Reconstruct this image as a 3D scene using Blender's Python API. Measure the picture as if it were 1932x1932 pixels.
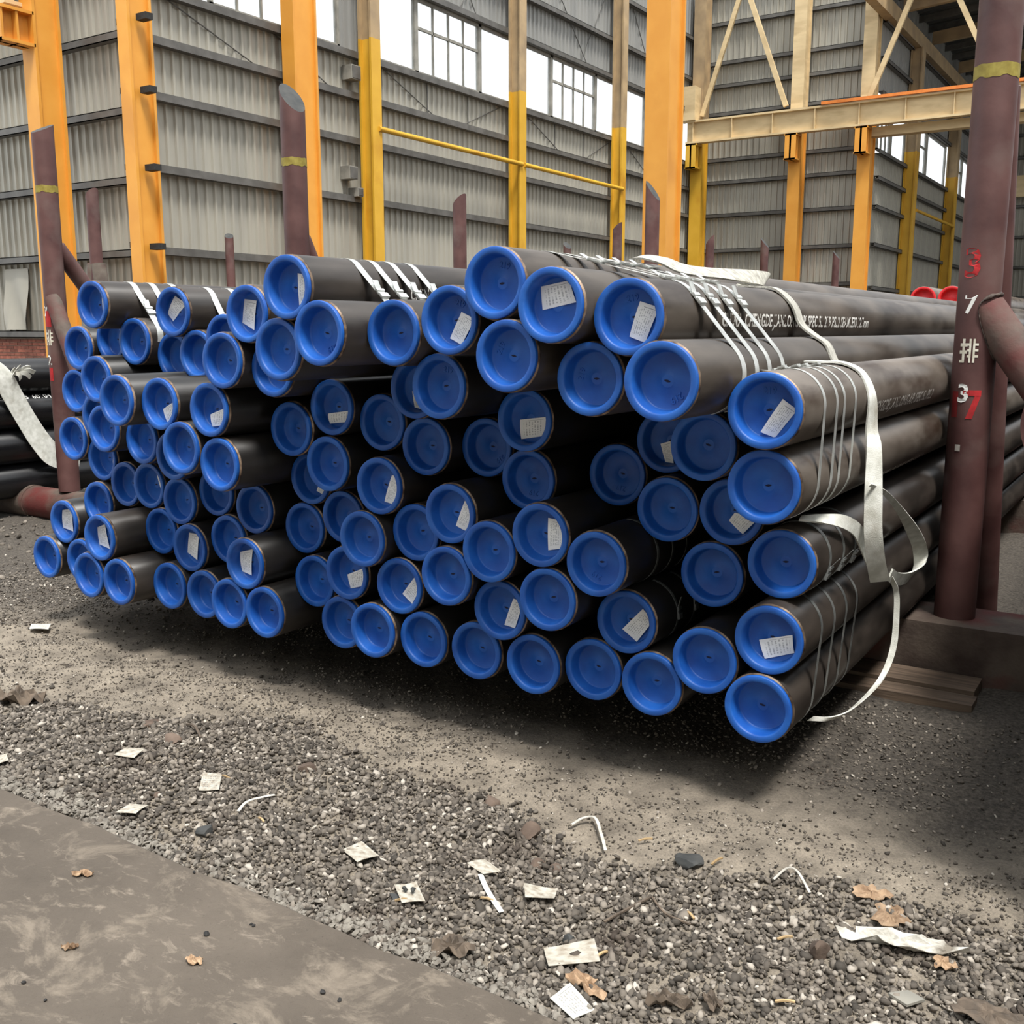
import bpy, bmesh, math, random
import numpy as np
from mathutils import Vector, Matrix

# ------------------------------------------------------------------ clean start
for o in list(bpy.data.objects):
    bpy.data.objects.remove(o, do_unlink=True)
scene = bpy.context.scene
COL = scene.collection
random.seed(7)
rng = np.random.default_rng(7)

# ------------------------------------------------------------------ camera
cam_data = bpy.data.cameras.new('camera')
cam_data.sensor_width = 36.0
cam_data.lens = 36.0 * 1934.0 / 1932.0
cam_data.clip_start = 0.05
cam_data.clip_end = 400
camera = bpy.data.objects.new('camera', cam_data)
COL.objects.link(camera)
camera.location = (0.0, 0.0, 1.5)
camera.rotation_euler = (math.radians(90 - 10.0857), 0.0, math.radians(33.0683))
scene.camera = camera

# ------------------------------------------------------------------ world, overhead daylight, exposure
world = bpy.data.worlds.new('world')
scene.world = world
world.use_nodes = True
wn = world.node_tree.nodes
wn['Background'].inputs['Color'].default_value = (0.93, 0.965, 1.0, 1)
wn['Background'].inputs['Strength'].default_value = 1.1

sun_data = bpy.data.lights.new('overhead_daylight', 'SUN')
sun_data.energy = 3.1
sun_data.angle = math.radians(13)
sun_data.color = (1.0, 0.97, 0.92)
sun = bpy.data.objects.new('overhead_daylight', sun_data)
COL.objects.link(sun)
sun.rotation_euler = (math.radians(15), math.radians(20), 0)
sun.location = (-2, 2, 11)

vs = scene.view_settings
vs.view_transform = 'Standard'
vs.look = 'None'
vs.exposure = 0.68
vs.gamma = 1.0
vs.use_curve_mapping = False

# pipe near-end centres in metres (x across the stack, y along the pipes, z up)
PIPES = [
    (-4.249, 2.978, 1.613), (-3.757, 3.030, 1.578), (-2.982, 2.745, 1.559), (-4.615, 3.137, 1.410),
    (-4.398, 3.172, 1.452), (-4.107, 3.086, 1.445), (-3.896, 3.134, 1.379), (-3.639, 3.054, 1.392),
    (-3.121, 2.736, 1.383), (-3.429, 3.023, 1.458), (-2.638, 2.564, 1.432), (-2.903, 2.789, 1.354),
    (-2.568, 2.547, 1.641), (-2.409, 2.527, 1.488), (-2.189, 2.640, 1.489), (-1.943, 2.620, 1.529),
    (-1.750, 2.588, 1.636), (-1.531, 2.548, 1.569), (-1.314, 2.607, 1.535), (-1.696, 2.568, 1.422),
    (-1.445, 2.630, 1.358), (-1.168, 2.512, 1.365), (-0.966, 2.760, 1.278), (-1.214, 2.933, 1.150),
    (-0.973, 2.802, 1.058), (-1.388, 3.062, 0.917), (-1.168, 3.069, 0.928), (-1.226, 3.071, 0.715),
    (-0.982, 3.019, 0.790), (-0.986, 2.943, 0.569), (-1.190, 2.940, 0.466), (-1.003, 2.925, 0.350),
    (-1.376, 2.951, 0.349), (-1.597, 2.955, 0.357), (-1.816, 2.919, 0.346), (-2.067, 2.933, 0.348),
    (-1.940, 2.895, 0.528), (-1.718, 2.850, 0.609), (-1.479, 2.963, 0.543), (-1.536, 2.853, 0.755),
    (-1.744, 2.844, 0.828), (-1.949, 2.840, 0.748), (-2.141, 2.883, 0.856), (-2.138, 2.849, 0.634),
    (-1.904, 3.025, 0.980), (-1.613, 3.139, 1.005), (-1.434, 3.146, 1.132), (-1.866, 2.938, 1.197),
    (-2.100, 3.054, 1.079), (-2.052, 2.705, 1.316), (-2.292, 2.882, 1.294), (-2.740, 2.929, 1.205),
    (-2.526, 2.976, 1.155), (-2.320, 2.974, 1.076), (-2.941, 2.913, 1.114), (-2.762, 2.922, 0.986),
    (-2.978, 3.050, 0.897), (-2.481, 2.896, 0.925), (-2.337, 2.934, 0.757), (-3.030, 3.058, 0.682),
    (-2.815, 3.059, 0.749), (-2.554, 2.874, 0.718), (-2.916, 2.989, 0.481), (-2.700, 2.948, 0.554),
    (-2.411, 2.918, 0.545), (-2.747, 2.963, 0.340), (-2.527, 2.894, 0.358), (-2.307, 2.928, 0.351),
    (-3.093, 2.870, 0.350), (-3.200, 2.873, 0.542), (-3.313, 2.881, 0.353), (-3.533, 2.933, 0.349),
    (-3.789, 2.953, 0.349), (-4.009, 2.845, 0.361), (-4.246, 2.855, 0.360), (-4.466, 2.968, 0.381),
    (-4.746, 2.962, 0.366), (-4.630, 2.996, 0.553), (-4.137, 2.850, 0.552), (-4.434, 3.063, 0.655),
    (-3.919, 3.026, 0.578), (-3.670, 2.981, 0.535), (-3.457, 3.020, 0.593), (-3.765, 3.017, 0.736),
    (-3.552, 3.047, 0.792), (-3.294, 3.025, 0.741), (-4.000, 3.036, 0.783), (-4.220, 3.071, 0.767),
    (-4.416, 3.092, 0.875), (-4.618, 3.073, 0.964), (-4.146, 2.917, 1.051), (-4.366, 3.041, 1.089),
    (-3.930, 2.959, 1.006), (-3.717, 2.953, 0.951), (-3.400, 2.743, 1.024), (-3.223, 2.749, 1.188),
    (-3.186, 2.756, 0.971), (-3.534, 2.758, 1.198), (-3.758, 2.714, 1.207), (-4.244, 2.965, 1.272),
    (-4.665, 3.139, 1.195),
]
# paper tags: pipe number -> corners (x, z) relative to the cap centre
TAGS = {
    1: [(0.017, 0.048), (0.071, 0.035), (0.066, -0.043), (0.020, -0.048)],
    2: [(-0.024, 0.070), (0.043, 0.034), (-0.052, -0.042), (-0.079, -0.006)],
    3: [(-0.055, 0.056), (0.014, 0.049), (-0.005, -0.061), (-0.072, -0.033)],
    13: [(0.011, 0.048), (0.069, 0.038), (0.063, -0.048), (0.013, -0.059)],
    16: [(0.017, 0.026), (0.072, 0.003), (0.019, -0.077), (-0.029, -0.056)],
    18: [(-0.058, 0.054), (0.038, 0.069), (0.061, 0.008), (-0.052, -0.013)],
    19: [(0.015, 0.044), (0.075, 0.026), (0.034, -0.071), (-0.016, -0.054)],
    23: [(0.038, 0.033), (0.079, 0.004), (0.019, -0.077), (-0.022, -0.062)],
    27: [(-0.004, -0.008), (0.076, -0.020), (0.026, -0.075), (-0.023, -0.036)],
    30: [(-0.044, -0.018), (0.060, 0.015), (0.068, -0.041), (-0.023, -0.076)],
    39: [(0.040, 0.041), (0.079, 0.004), (0.021, -0.076), (-0.035, -0.041)],
    37: [(0.033, 0.039), (0.073, 0.031), (0.037, -0.070), (-0.005, -0.063)],
    41: [(0.007, 0.053), (0.063, 0.048), (0.066, -0.044), (0.008, -0.058)],
    43: [(0.037, 0.053), (0.071, 0.035), (0.042, -0.067), (-0.008, -0.051)],
    58: [(0.030, 0.039), (0.074, 0.027), (0.032, -0.072), (-0.009, -0.065)],
    65: [(0.049, 0.041), (0.079, 0.004), (0.027, -0.074), (-0.020, -0.041)],
    64: [(-0.038, -0.021), (0.061, 0.021), (0.059, -0.052), (-0.022, -0.076)],
    57: [(0.002, -0.035), (0.063, -0.047), (0.031, -0.073), (-0.011, -0.059)],
    52: [(-0.052, -0.028), (0.065, -0.011), (0.057, -0.055), (-0.043, -0.066)],
    51: [(-0.046, -0.014), (-0.003, -0.013), (0.008, -0.079), (-0.036, -0.071)],
    48: [(-0.042, -0.003), (0.060, 0.011), (0.059, -0.053), (-0.037, -0.070)],
    47: [(-0.041, -0.015), (-0.003, -0.003), (0.011, -0.078), (-0.021, -0.076)],
    96: [(-0.041, -0.023), (0.052, 0.008), (0.051, -0.060), (-0.032, -0.072)],
    98: [(-0.032, -0.025), (0.041, 0.009), (0.066, -0.044), (-0.010, -0.078)],
    89: [(0.024, 0.031), (0.073, 0.029), (0.064, -0.046), (0.018, -0.062)],
    87: [(0.007, 0.053), (0.057, 0.054), (0.078, -0.010), (0.032, -0.020)],
    85: [(0.045, 0.002), (0.079, 0.007), (0.075, -0.026), (0.063, -0.030)],
    78: [(-0.062, 0.049), (0.014, 0.061), (0.009, -0.055), (-0.066, -0.043)],
    79: [(-0.071, 0.035), (-0.009, 0.057), (0.015, -0.059), (-0.064, -0.046)],
    82: [(-0.052, 0.058), (0.019, 0.056), (-0.003, -0.064), (-0.070, -0.037)],
    70: [(-0.071, 0.034), (0.009, 0.056), (-0.005, -0.059), (-0.062, -0.049)],
}
PAPERS = {
    'a': [(-4.702, 2.815), (-4.779, 2.875), (-4.704, 2.935), (-4.614, 2.862)],
    'b': [(-3.299, 1.796), (-3.387, 1.855), (-3.375, 1.896), (-3.307, 1.864)],
    'c': [(-3.020, 2.078), (-3.042, 2.140), (-2.965, 2.168), (-2.944, 2.106)],
    'd': [(-2.567, 2.068), (-2.651, 2.158), (-2.594, 2.190), (-2.507, 2.102)],
    'e': [(-2.651, 1.814), (-2.662, 1.876), (-2.605, 1.908), (-2.587, 1.843)],
    'f': [(-1.926, 2.046), (-1.898, 2.105), (-1.809, 2.078), (-1.828, 2.006)],
    'g': [(-1.663, 1.969), (-1.627, 2.019), (-1.542, 1.951), (-1.591, 1.913)],
    'h': [(-1.575, 2.184), (-1.542, 2.224), (-1.466, 2.197), (-1.500, 2.158)],
    'i': [(-1.382, 2.181), (-1.296, 2.215), (-1.275, 2.165), (-1.343, 2.127)],
    'j': [(-1.190, 1.971), (-1.101, 2.067), (-1.047, 1.997), (-1.140, 1.911)],
    'k': [(-1.074, 1.807), (-1.057, 1.869), (-0.969, 1.827), (-0.987, 1.762)],
}
ROCKS = [
    (-0.615, 2.310, 0.074, 0.079),
    (-1.542, 2.465, 0.092, 0.063),
    (-1.426, 2.315, 0.061, 0.041),
    (-1.371, 2.335, 0.054, 0.030),
    (-1.168, 2.056, 0.048, 0.039),
    (-1.742, 2.551, 0.075, 0.049),
    (-2.428, 2.423, 0.088, 0.050),
    (-3.208, 2.367, 0.100, 0.035),
    (-2.974, 2.293, 0.093, 0.050),
    (-2.363, 1.922, 0.069, 0.048),
    (-2.672, 1.985, 0.048, 0.024),
]
# ------------------------------------------------------------------ material helpers
MATS = {}


def new_mat(name):
    m = bpy.data.materials.new(name)
    m.use_nodes = True
    nt = m.node_tree
    b = nt.nodes['Principled BSDF']
    MATS[name] = m
    return m, nt, b


def noise_mat(name, c1, c2, scale=8.0, rough=(0.5, 0.7), metal=0.0, detail=6.0, bump=0.0, bump_scale=60.0,
              lo=0.35, hi=0.65, stretch=(1, 1, 1), rnd=0.0, c3=None, c3_scale=2.0, c3_lo=0.55, c3_hi=0.7, spec=0.5):
    m, nt, b = new_mat(name)
    N, L = nt.nodes, nt.links
    tc = N.new('ShaderNodeTexCoord')
    mp = N.new('ShaderNodeMapping')
    mp.inputs['Scale'].default_value = stretch
    L.new(tc.outputs['Object'], mp.inputs['Vector'])
    vec = mp.outputs['Vector']
    oi = N.new('ShaderNodeObjectInfo')
    if rnd > 0:
        ad = N.new('ShaderNodeVectorMath')
        ad.operation = 'ADD'
        sc = N.new('ShaderNodeVectorMath')
        sc.operation = 'SCALE'
        cb = N.new('ShaderNodeCombineXYZ')
        L.new(oi.outputs['Random'], cb.inputs[0])
        L.new(oi.outputs['Random'], cb.inputs[1])
        L.new(cb.outputs[0], sc.inputs[0])
        sc.inputs['Scale'].default_value = 37.0
        L.new(vec, ad.inputs[0])
        L.new(sc.outputs[0], ad.inputs[1])
        vec = ad.outputs[0]
    nz = N.new('ShaderNodeTexNoise')
    nz.inputs['Scale'].default_value = scale
    nz.inputs['Detail'].default_value = detail
    L.new(vec, nz.inputs['Vector'])
    rp = N.new('ShaderNodeValToRGB')
    rp.color_ramp.elements[0].position = lo
    rp.color_ramp.elements[0].color = (*c1, 1)
    rp.color_ramp.elements[1].position = hi
    rp.color_ramp.elements[1].color = (*c2, 1)
    L.new(nz.outputs['Fac'], rp.inputs['Fac'])
    col = rp.outputs['Color']
    if c3 is not None:
        n3 = N.new('ShaderNodeTexNoise')
        n3.inputs['Scale'].default_value = c3_scale
        n3.inputs['Detail'].default_value = 8
        L.new(vec, n3.inputs['Vector'])
        r3 = N.new('ShaderNodeMapRange')
        r3.inputs['From Min'].default_value = c3_lo
        r3.inputs['From Max'].default_value = c3_hi
        L.new(n3.outputs['Fac'], r3.inputs['Value'])
        mx = N.new('ShaderNodeMix')
        mx.data_type = 'RGBA'
        L.new(r3.outputs[0], mx.inputs['Factor'])
        L.new(col, mx.inputs['A'])
        mx.inputs['B'].default_value = (*c3, 1)
        col = mx.outputs['Result']
    if rnd > 0:
        hs = N.new('ShaderNodeHueSaturation')
        mr = N.new('ShaderNodeMapRange')
        mr.inputs['To Min'].default_value = 1 - rnd
        mr.inputs['To Max'].default_value = 1 + rnd
        L.new(oi.outputs['Random'], mr.inputs['Value'])
        L.new(mr.outputs[0], hs.inputs['Value'])
        L.new(col, hs.inputs['Color'])
        col = hs.outputs['Color']
    L.new(col, b.inputs['Base Color'])
    rr = N.new('ShaderNodeMapRange')
    rr.inputs['To Min'].default_value = rough[0]
    rr.inputs['To Max'].default_value = rough[1]
    L.new(nz.outputs['Fac'], rr.inputs['Value'])
    L.new(rr.outputs[0], b.inputs['Roughness'])
    b.inputs['Metallic'].default_value = metal
    b.inputs['Specular IOR Level'].default_value = spec
    if bump > 0:
        nb = N.new('ShaderNodeTexNoise')
        nb.inputs['Scale'].default_value = bump_scale
        nb.inputs['Detail'].default_value = 8
        L.new(vec, nb.inputs['Vector'])
        bp = N.new('ShaderNodeBump')
        bp.inputs['Strength'].default_value = bump
        bp.inputs['Distance'].default_value = 0.01
        L.new(nb.outputs['Fac'], bp.inputs['Height'])
        L.new(bp.outputs[0], b.inputs['Normal'])
    return m


def srgb(r, g, b):
    f = lambda c: (c / 255 / 12.92) if c / 255 <= 0.04045 else ((c / 255 + 0.055) / 1.055) ** 2.4
    return (f(r), f(g), f(b))


noise_mat('cap_blue', srgb(17, 74, 154), srgb(26, 90, 172), scale=14, rough=(0.42, 0.58), bump=0.16, bump_scale=26, rnd=0.08)
noise_mat('cap_red', srgb(205, 30, 38), srgb(225, 48, 50), scale=10, rough=(0.4, 0.55), rnd=0.05)
noise_mat('slit_dark', (0.004, 0.006, 0.03), (0.006, 0.01, 0.05), rough=(0.8, 0.9))
noise_mat('pipe_black', (0.006, 0.0056, 0.0055), (0.014, 0.0115, 0.010), scale=3, rough=(0.26, 0.42), stretch=(3, 0.7, 3), rnd=0.3,
          c3=(0.035, 0.026, 0.020), c3_scale=1.6, c3_lo=0.58, c3_hi=0.85)
noise_mat('pipe_brown', (0.075, 0.060, 0.048), (0.14, 0.118, 0.098), scale=3, rough=(0.30, 0.46), stretch=(3, 0.8, 3), rnd=0.2,
          c3=(0.035, 0.022, 0.015), c3_scale=2.2, c3_lo=0.56, c3_hi=0.7)
noise_mat('pipe_mid', (0.040, 0.032, 0.026), (0.095, 0.079, 0.065), scale=3, rough=(0.28, 0.42), stretch=(3, 0.8, 3), rnd=0.2,
          c3=(0.024, 0.016, 0.012), c3_scale=2.2, c3_lo=0.56, c3_hi=0.7)
noise_mat('pipe_dusty', (0.020, 0.016, 0.0135), (0.050, 0.040, 0.033), scale=3, rough=(0.26, 0.42), stretch=(3, 0.8, 3), rnd=0.25,
          c3=(0.015, 0.012, 0.010), c3_scale=1.8, c3_lo=0.5, c3_hi=0.66)
noise_mat('pipe_coated', (0.006, 0.006, 0.007), (0.010, 0.010, 0.011), scale=3, rough=(0.22, 0.34), stretch=(3, 0.5, 3), rnd=0.2)
noise_mat('pipe_rim', srgb(58, 42, 32), srgb(140, 120, 102), scale=30, rough=(0.4, 0.6), metal=0.5, rnd=0.4)
noise_mat('strap_steel', srgb(186, 188, 184), srgb(222, 224, 220), scale=20, rough=(0.3, 0.45), metal=0.6)
noise_mat('strap_dark', srgb(120, 124, 124), srgb(170, 172, 170), scale=20, rough=(0.3, 0.45), metal=0.8)
noise_mat('sling_white', srgb(196, 196, 186), srgb(226, 226, 218), scale=25, rough=(0.75, 0.9), bump=0.2, bump_scale=300,
          c3=srgb(160, 152, 136), c3_scale=9, c3_lo=0.55, c3_hi=0.8)
noise_mat('sling_dirty', srgb(150, 147, 138), srgb(196, 194, 184), scale=30, rough=(0.75, 0.9), stretch=(1, 6, 1), bump=0.3, bump_scale=120)
noise_mat('rack_red', srgb(74, 44, 42), srgb(98, 66, 62), scale=5, rough=(0.5, 0.7), bump=0.08, bump_scale=40, rnd=0.06,
          c3=srgb(110, 92, 86), c3_scale=3.0, c3_lo=0.55, c3_hi=0.8)
noise_mat('rack_base', srgb(62, 48, 42), srgb(96, 84, 74), scale=6, rough=(0.7, 0.9), bump=0.2, bump_scale=60,
          c3=srgb(92, 34, 30), c3_scale=2.5, c3_lo=0.5, c3_hi=0.65)
noise_mat('brace_dusty', srgb(84, 72, 64), srgb(112, 102, 92), scale=7, rough=(0.7, 0.9), bump=0.15, bump_scale=50,
          c3=srgb(96, 52, 48), c3_scale=2.5, c3_lo=0.5, c3_hi=0.62)
noise_mat('weld', srgb(52, 40, 36), srgb(90, 78, 70), scale=60, rough=(0.6, 0.8), bump=0.6, bump_scale=120)
noise_mat('paint_white', srgb(220, 220, 214), srgb(240, 240, 236), rough=(0.6, 0.8))
noise_mat('paint_bone', srgb(196, 190, 172), srgb(225, 220, 205), scale=40, rough=(0.6, 0.8))
noise_mat('paint_red', srgb(150, 22, 26), srgb(186, 36, 40), scale=30, rough=(0.6, 0.8))
noise_mat('paint_red_dark', srgb(104, 20, 20), srgb(128, 26, 26), scale=25, rough=(0.6, 0.8))
noise_mat('paint_yellow_band', srgb(128, 112, 40), srgb(152, 138, 62), scale=30, rough=(0.6, 0.8))
noise_mat('stencil_white', srgb(196, 192, 184), srgb(232, 230, 224), scale=30, rough=(0.6, 0.8))
noise_mat('stencil_grey', srgb(150, 144, 136), srgb(180, 174, 166), scale=30, rough=(0.6, 0.8))
noise_mat('column_orange', srgb(214, 146, 52), srgb(222, 156, 62), scale=2, rough=(0.45, 0.6), rnd=0.04, c3=srgb(204, 138, 50), c3_scale=0.8)
noise_mat('column_yellow', srgb(204, 156, 40), srgb(214, 166, 50), scale=2, rough=(0.45, 0.6), rnd=0.04, c3=srgb(190, 136, 28), c3_scale=0.8)
noise_mat('column_tan', srgb(150, 128, 98), srgb(178, 152, 114), scale=2, rough=(0.5, 0.7), rnd=0.05)
noise_mat('beam_cream', srgb(196, 172, 130), srgb(216, 192, 148), scale=1.4, rough=(0.5, 0.7), stretch=(1, 1, 3), c3=srgb(190, 165, 123), c3_scale=1.2)
noise_mat('rail_orange', srgb(214, 116, 40), srgb(226, 132, 52), rough=(0.5, 0.6))
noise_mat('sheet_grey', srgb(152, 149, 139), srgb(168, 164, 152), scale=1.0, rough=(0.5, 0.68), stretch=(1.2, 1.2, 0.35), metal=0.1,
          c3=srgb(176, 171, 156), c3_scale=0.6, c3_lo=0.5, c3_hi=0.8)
noise_mat('sheet_upper_shaded', srgb(132, 132, 129), srgb(150, 149, 144), scale=1.0, rough=(0.5, 0.68), stretch=(1.2, 1.2, 0.35), metal=0.1)  # darker copy of the sheet colour, with shade high on the walls painted in
noise_mat('girt_grey', srgb(84, 82, 78), srgb(104, 102, 98), scale=4, rough=(0.45, 0.6), metal=0.2)
noise_mat('frame_grey', srgb(120, 118, 110), srgb(150, 146, 136), scale=4, rough=(0.5, 0.7))
noise_mat('roof_dark', srgb(66, 68, 68), srgb(86, 88, 86), scale=1.5, rough=(0.5, 0.7))
noise_mat('brick_a', srgb(120, 66, 52), srgb(150, 92, 74), scale=12, rough=(0.8, 0.95), rnd=0.35)
noise_mat('mortar', srgb(128, 112, 98), srgb(154, 138, 122), scale=12, rough=(0.85, 0.95))
noise_mat('wood', srgb(84, 70, 58), srgb(118, 100, 84), scale=5, rough=(0.7, 0.9), stretch=(0.6, 9, 6), bump=0.2, bump_scale=20)
noise_mat('rock_brown', srgb(84, 70, 60), srgb(112, 96, 84), scale=14, rough=(0.8, 0.95), bump=0.4, bump_scale=40, rnd=0.2)
noise_mat('rock_dark', srgb(52, 54, 54), srgb(72, 72, 70), scale=14, rough=(0.7, 0.9), bump=0.3, bump_scale=40)
noise_mat('leaf_brown', srgb(124, 98, 74), srgb(170, 144, 116), scale=40, rough=(0.7, 0.9), rnd=0.25)
noise_mat('leaf_dark', srgb(78, 68, 58), srgb(112, 98, 84), scale=30, rough=(0.7, 0.9), rnd=0.15)
noise_mat('scrap_white', srgb(176, 172, 162), srgb(214, 210, 200), scale=22, rough=(0.7, 0.9), bump=0.5, bump_scale=60,
          c3=srgb(120, 112, 100), c3_scale=14, c3_lo=0.5, c3_hi=0.7)
noise_mat('straw', srgb(156, 130, 92), srgb(184, 158, 118), scale=30, rough=(0.7, 0.9), rnd=0.2)
noise_mat('coal', srgb(26, 25, 24), srgb(46, 44, 42), scale=30, rough=(0.6, 0.9))

# concrete slab: grey-brown with dusty pale scuffs
def slab_material():
    m, nt, b = new_mat('slab')
    N, L = nt.nodes, nt.links
    geo = N.new('ShaderNodeNewGeometry')

    def noise(scale, detail=8, rough=0.6, dist=0.0, st=(1, 1, 1)):
        mp = N.new('ShaderNodeMapping')
        mp.inputs['Scale'].default_value = st
        L.new(geo.outputs['Position'], mp.inputs['Vector'])
        n = N.new('ShaderNodeTexNoise')
        n.inputs['Scale'].default_value = scale
        n.inputs['Detail'].default_value = detail
        n.inputs['Roughness'].default_value = rough
        n.inputs['Distortion'].default_value = dist
        L.new(mp.outputs[0], n.inputs['Vector'])
        return n.outputs['Fac']

    def layer(col, fac, lo, hi, c, amt):
        mr = N.new('ShaderNodeMapRange')
        mr.inputs['From Min'].default_value = lo
        mr.inputs['From Max'].default_value = hi
        mr.inputs['To Max'].default_value = amt
        L.new(fac, mr.inputs['Value'])
        mx = N.new('ShaderNodeMix')
        mx.data_type = 'RGBA'
        L.new(mr.outputs[0], mx.inputs['Factor'])
        if isinstance(col, tuple):
            mx.inputs['A'].default_value = (*col, 1)
        else:
            L.new(col, mx.inputs['A'])
        mx.inputs['B'].default_value = (*c, 1)
        return mx.outputs['Result']

    col = layer(srgb(80, 72, 63), noise(2.2, 6), 0.35, 0.65, srgb(97, 88, 78), 1.0)
    col = layer(col, noise(4.0, 10, 0.70, 0.5, (1, 1.5, 1)), 0.52, 0.64, srgb(130, 119, 105), 0.8)
    col = layer(col, noise(11.0, 10, 0.74, 0.6, (1, 1.8, 1)), 0.56, 0.70, srgb(148, 136, 121), 0.7)
    col = layer(col, noise(90, 5, 0.8), 0.58, 0.75, srgb(50, 44, 38), 0.7)
    col = layer(col, noise(0.9, 3), 0.66, 0.72, srgb(150, 148, 140), 0.35)
    L.new(col, b.inputs['Base Color'])
    b.inputs['Roughness'].default_value = 0.9
    bp = N.new('ShaderNodeBump')
    bp.inputs['Strength'].default_value = 0.45
    bp.inputs['Distance'].default_value = 0.01
    L.new(noise(26, 10, 0.7, 1.0), bp.inputs['Height'])
    L.new(bp.outputs[0], b.inputs['Normal'])


slab_material()


def ground_material():
    m, nt, b = new_mat('ground_dirt')
    N, L = nt.nodes, nt.links
    geo = N.new('ShaderNodeNewGeometry')
    sep = N.new('ShaderNodeSeparateXYZ')
    L.new(geo.outputs['Position'], sep.inputs[0])

    def noise(scale, detail=8, rough=0.6):
        n = N.new('ShaderNodeTexNoise')
        n.inputs['Scale'].default_value = scale
        n.inputs['Detail'].default_value = detail
        n.inputs['Roughness'].default_value = rough
        L.new(geo.outputs['Position'], n.inputs['Vector'])
        return n.outputs['Fac']

    def ramp(src, p0, c0, p1, c1):
        r = N.new('ShaderNodeValToRGB')
        r.color_ramp.elements[0].position = p0
        r.color_ramp.elements[0].color = (*c0, 1)
        r.color_ramp.elements[1].position = p1
        r.color_ramp.elements[1].color = (*c1, 1)
        L.new(src, r.inputs['Fac'])
        return r.outputs['Color']

    dirt = ramp(noise(7), 0.3, srgb(112, 103, 91), 0.7, srgb(168, 156, 139))
    grit_shaded = ramp(noise(60, 6, 0.75), 0.36, srgb(50, 45, 40), 0.66, srgb(108, 100, 90))
    # blackened fine gravel plus painted-in stack shade: y beyond about 3 m, uneven border
    wob = noise(1.6, 5)
    ma = N.new('ShaderNodeMath')
    ma.operation = 'MULTIPLY_ADD'
    L.new(wob, ma.inputs[0])
    ma.inputs[1].default_value = 0.9
    L.new(sep.outputs['Y'], ma.inputs[2])
    mr = N.new('ShaderNodeMapRange')
    mr.inputs['From Min'].default_value = 3.25
    mr.inputs['From Max'].default_value = 3.75
    L.new(ma.outputs[0], mr.inputs['Value'])
    mx = N.new('ShaderNodeMix')
    mx.data_type = 'RGBA'
    L.new(mr.outputs[0], mx.inputs['Factor'])
    L.new(dirt, mx.inputs['A'])
    L.new(grit_shaded, mx.inputs['B'])
    # fine speckle
    sp = ramp(noise(140, 4, 0.8), 0.35, (0.55, 0.55, 0.55), 0.7, (1.25, 1.25, 1.25))
    mu = N.new('ShaderNodeMix')
    mu.data_type = 'RGBA'
    mu.blend_type = 'MULTIPLY'
    mu.inputs['Factor'].default_value = 0.8
    L.new(mx.outputs['Result'], mu.inputs['A'])
    L.new(sp, mu.inputs['B'])
    L.new(mu.outputs['Result'], b.inputs['Base Color'])
    b.inputs['Roughness'].default_value = 0.92
    bp = N.new('ShaderNodeBump')
    bp.inputs['Strength'].default_value = 0.7
    bp.inputs['Distance'].default_value = 0.012
    L.new(noise(70, 10, 0.75), bp.inputs['Height'])
    L.new(bp.outputs[0], b.inputs['Normal'])


ground_material()


def gravel_material():
    m, nt, b = new_mat('gravel_stone')
    N, L = nt.nodes, nt.links
    geo = N.new('ShaderNodeNewGeometry')
    r = N.new('ShaderNodeValToRGB')
    cr = r.color_ramp
    cr.elements[0].position = 0.0
    cr.elements[0].color = (*srgb(58, 53, 47), 1)
    cr.elements[1].position = 1.0
    cr.elements[1].color = (*srgb(188, 180, 168), 1)
    for p, c in ((0.3, srgb(84, 77, 69)), (0.7, srgb(112, 104, 94)), (0.93, srgb(140, 131, 120))):
        e = cr.elements.new(p)
        e.color = (*c, 1)
    L.new(geo.outputs['Random Per Island'], r.inputs['Fac'])
    n = N.new('ShaderNodeTexNoise')
    n.inputs['Scale'].default_value = 4.0
    n.inputs['Detail'].default_value = 5
    L.new(geo.outputs['Position'], n.inputs['Vector'])
    mr = N.new('ShaderNodeMapRange')
    mr.inputs['From Min'].default_value = 0.54
    mr.inputs['From Max'].default_value = 0.7
    mr.inputs['To Max'].default_value = 0.65
    L.new(n.outputs['Fac'], mr.inputs['Value'])
    mx = N.new('ShaderNodeMix')
    mx.data_type = 'RGBA'
    L.new(mr.outputs[0], mx.inputs['Factor'])
    L.new(r.outputs['Color'], mx.inputs['A'])
    mx.inputs['B'].default_value = (*srgb(56, 44, 35), 1)
    L.new(mx.outputs['Result'], b.inputs['Base Color'])
    b.inputs['Roughness'].default_value = 0.85


gravel_material()


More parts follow.
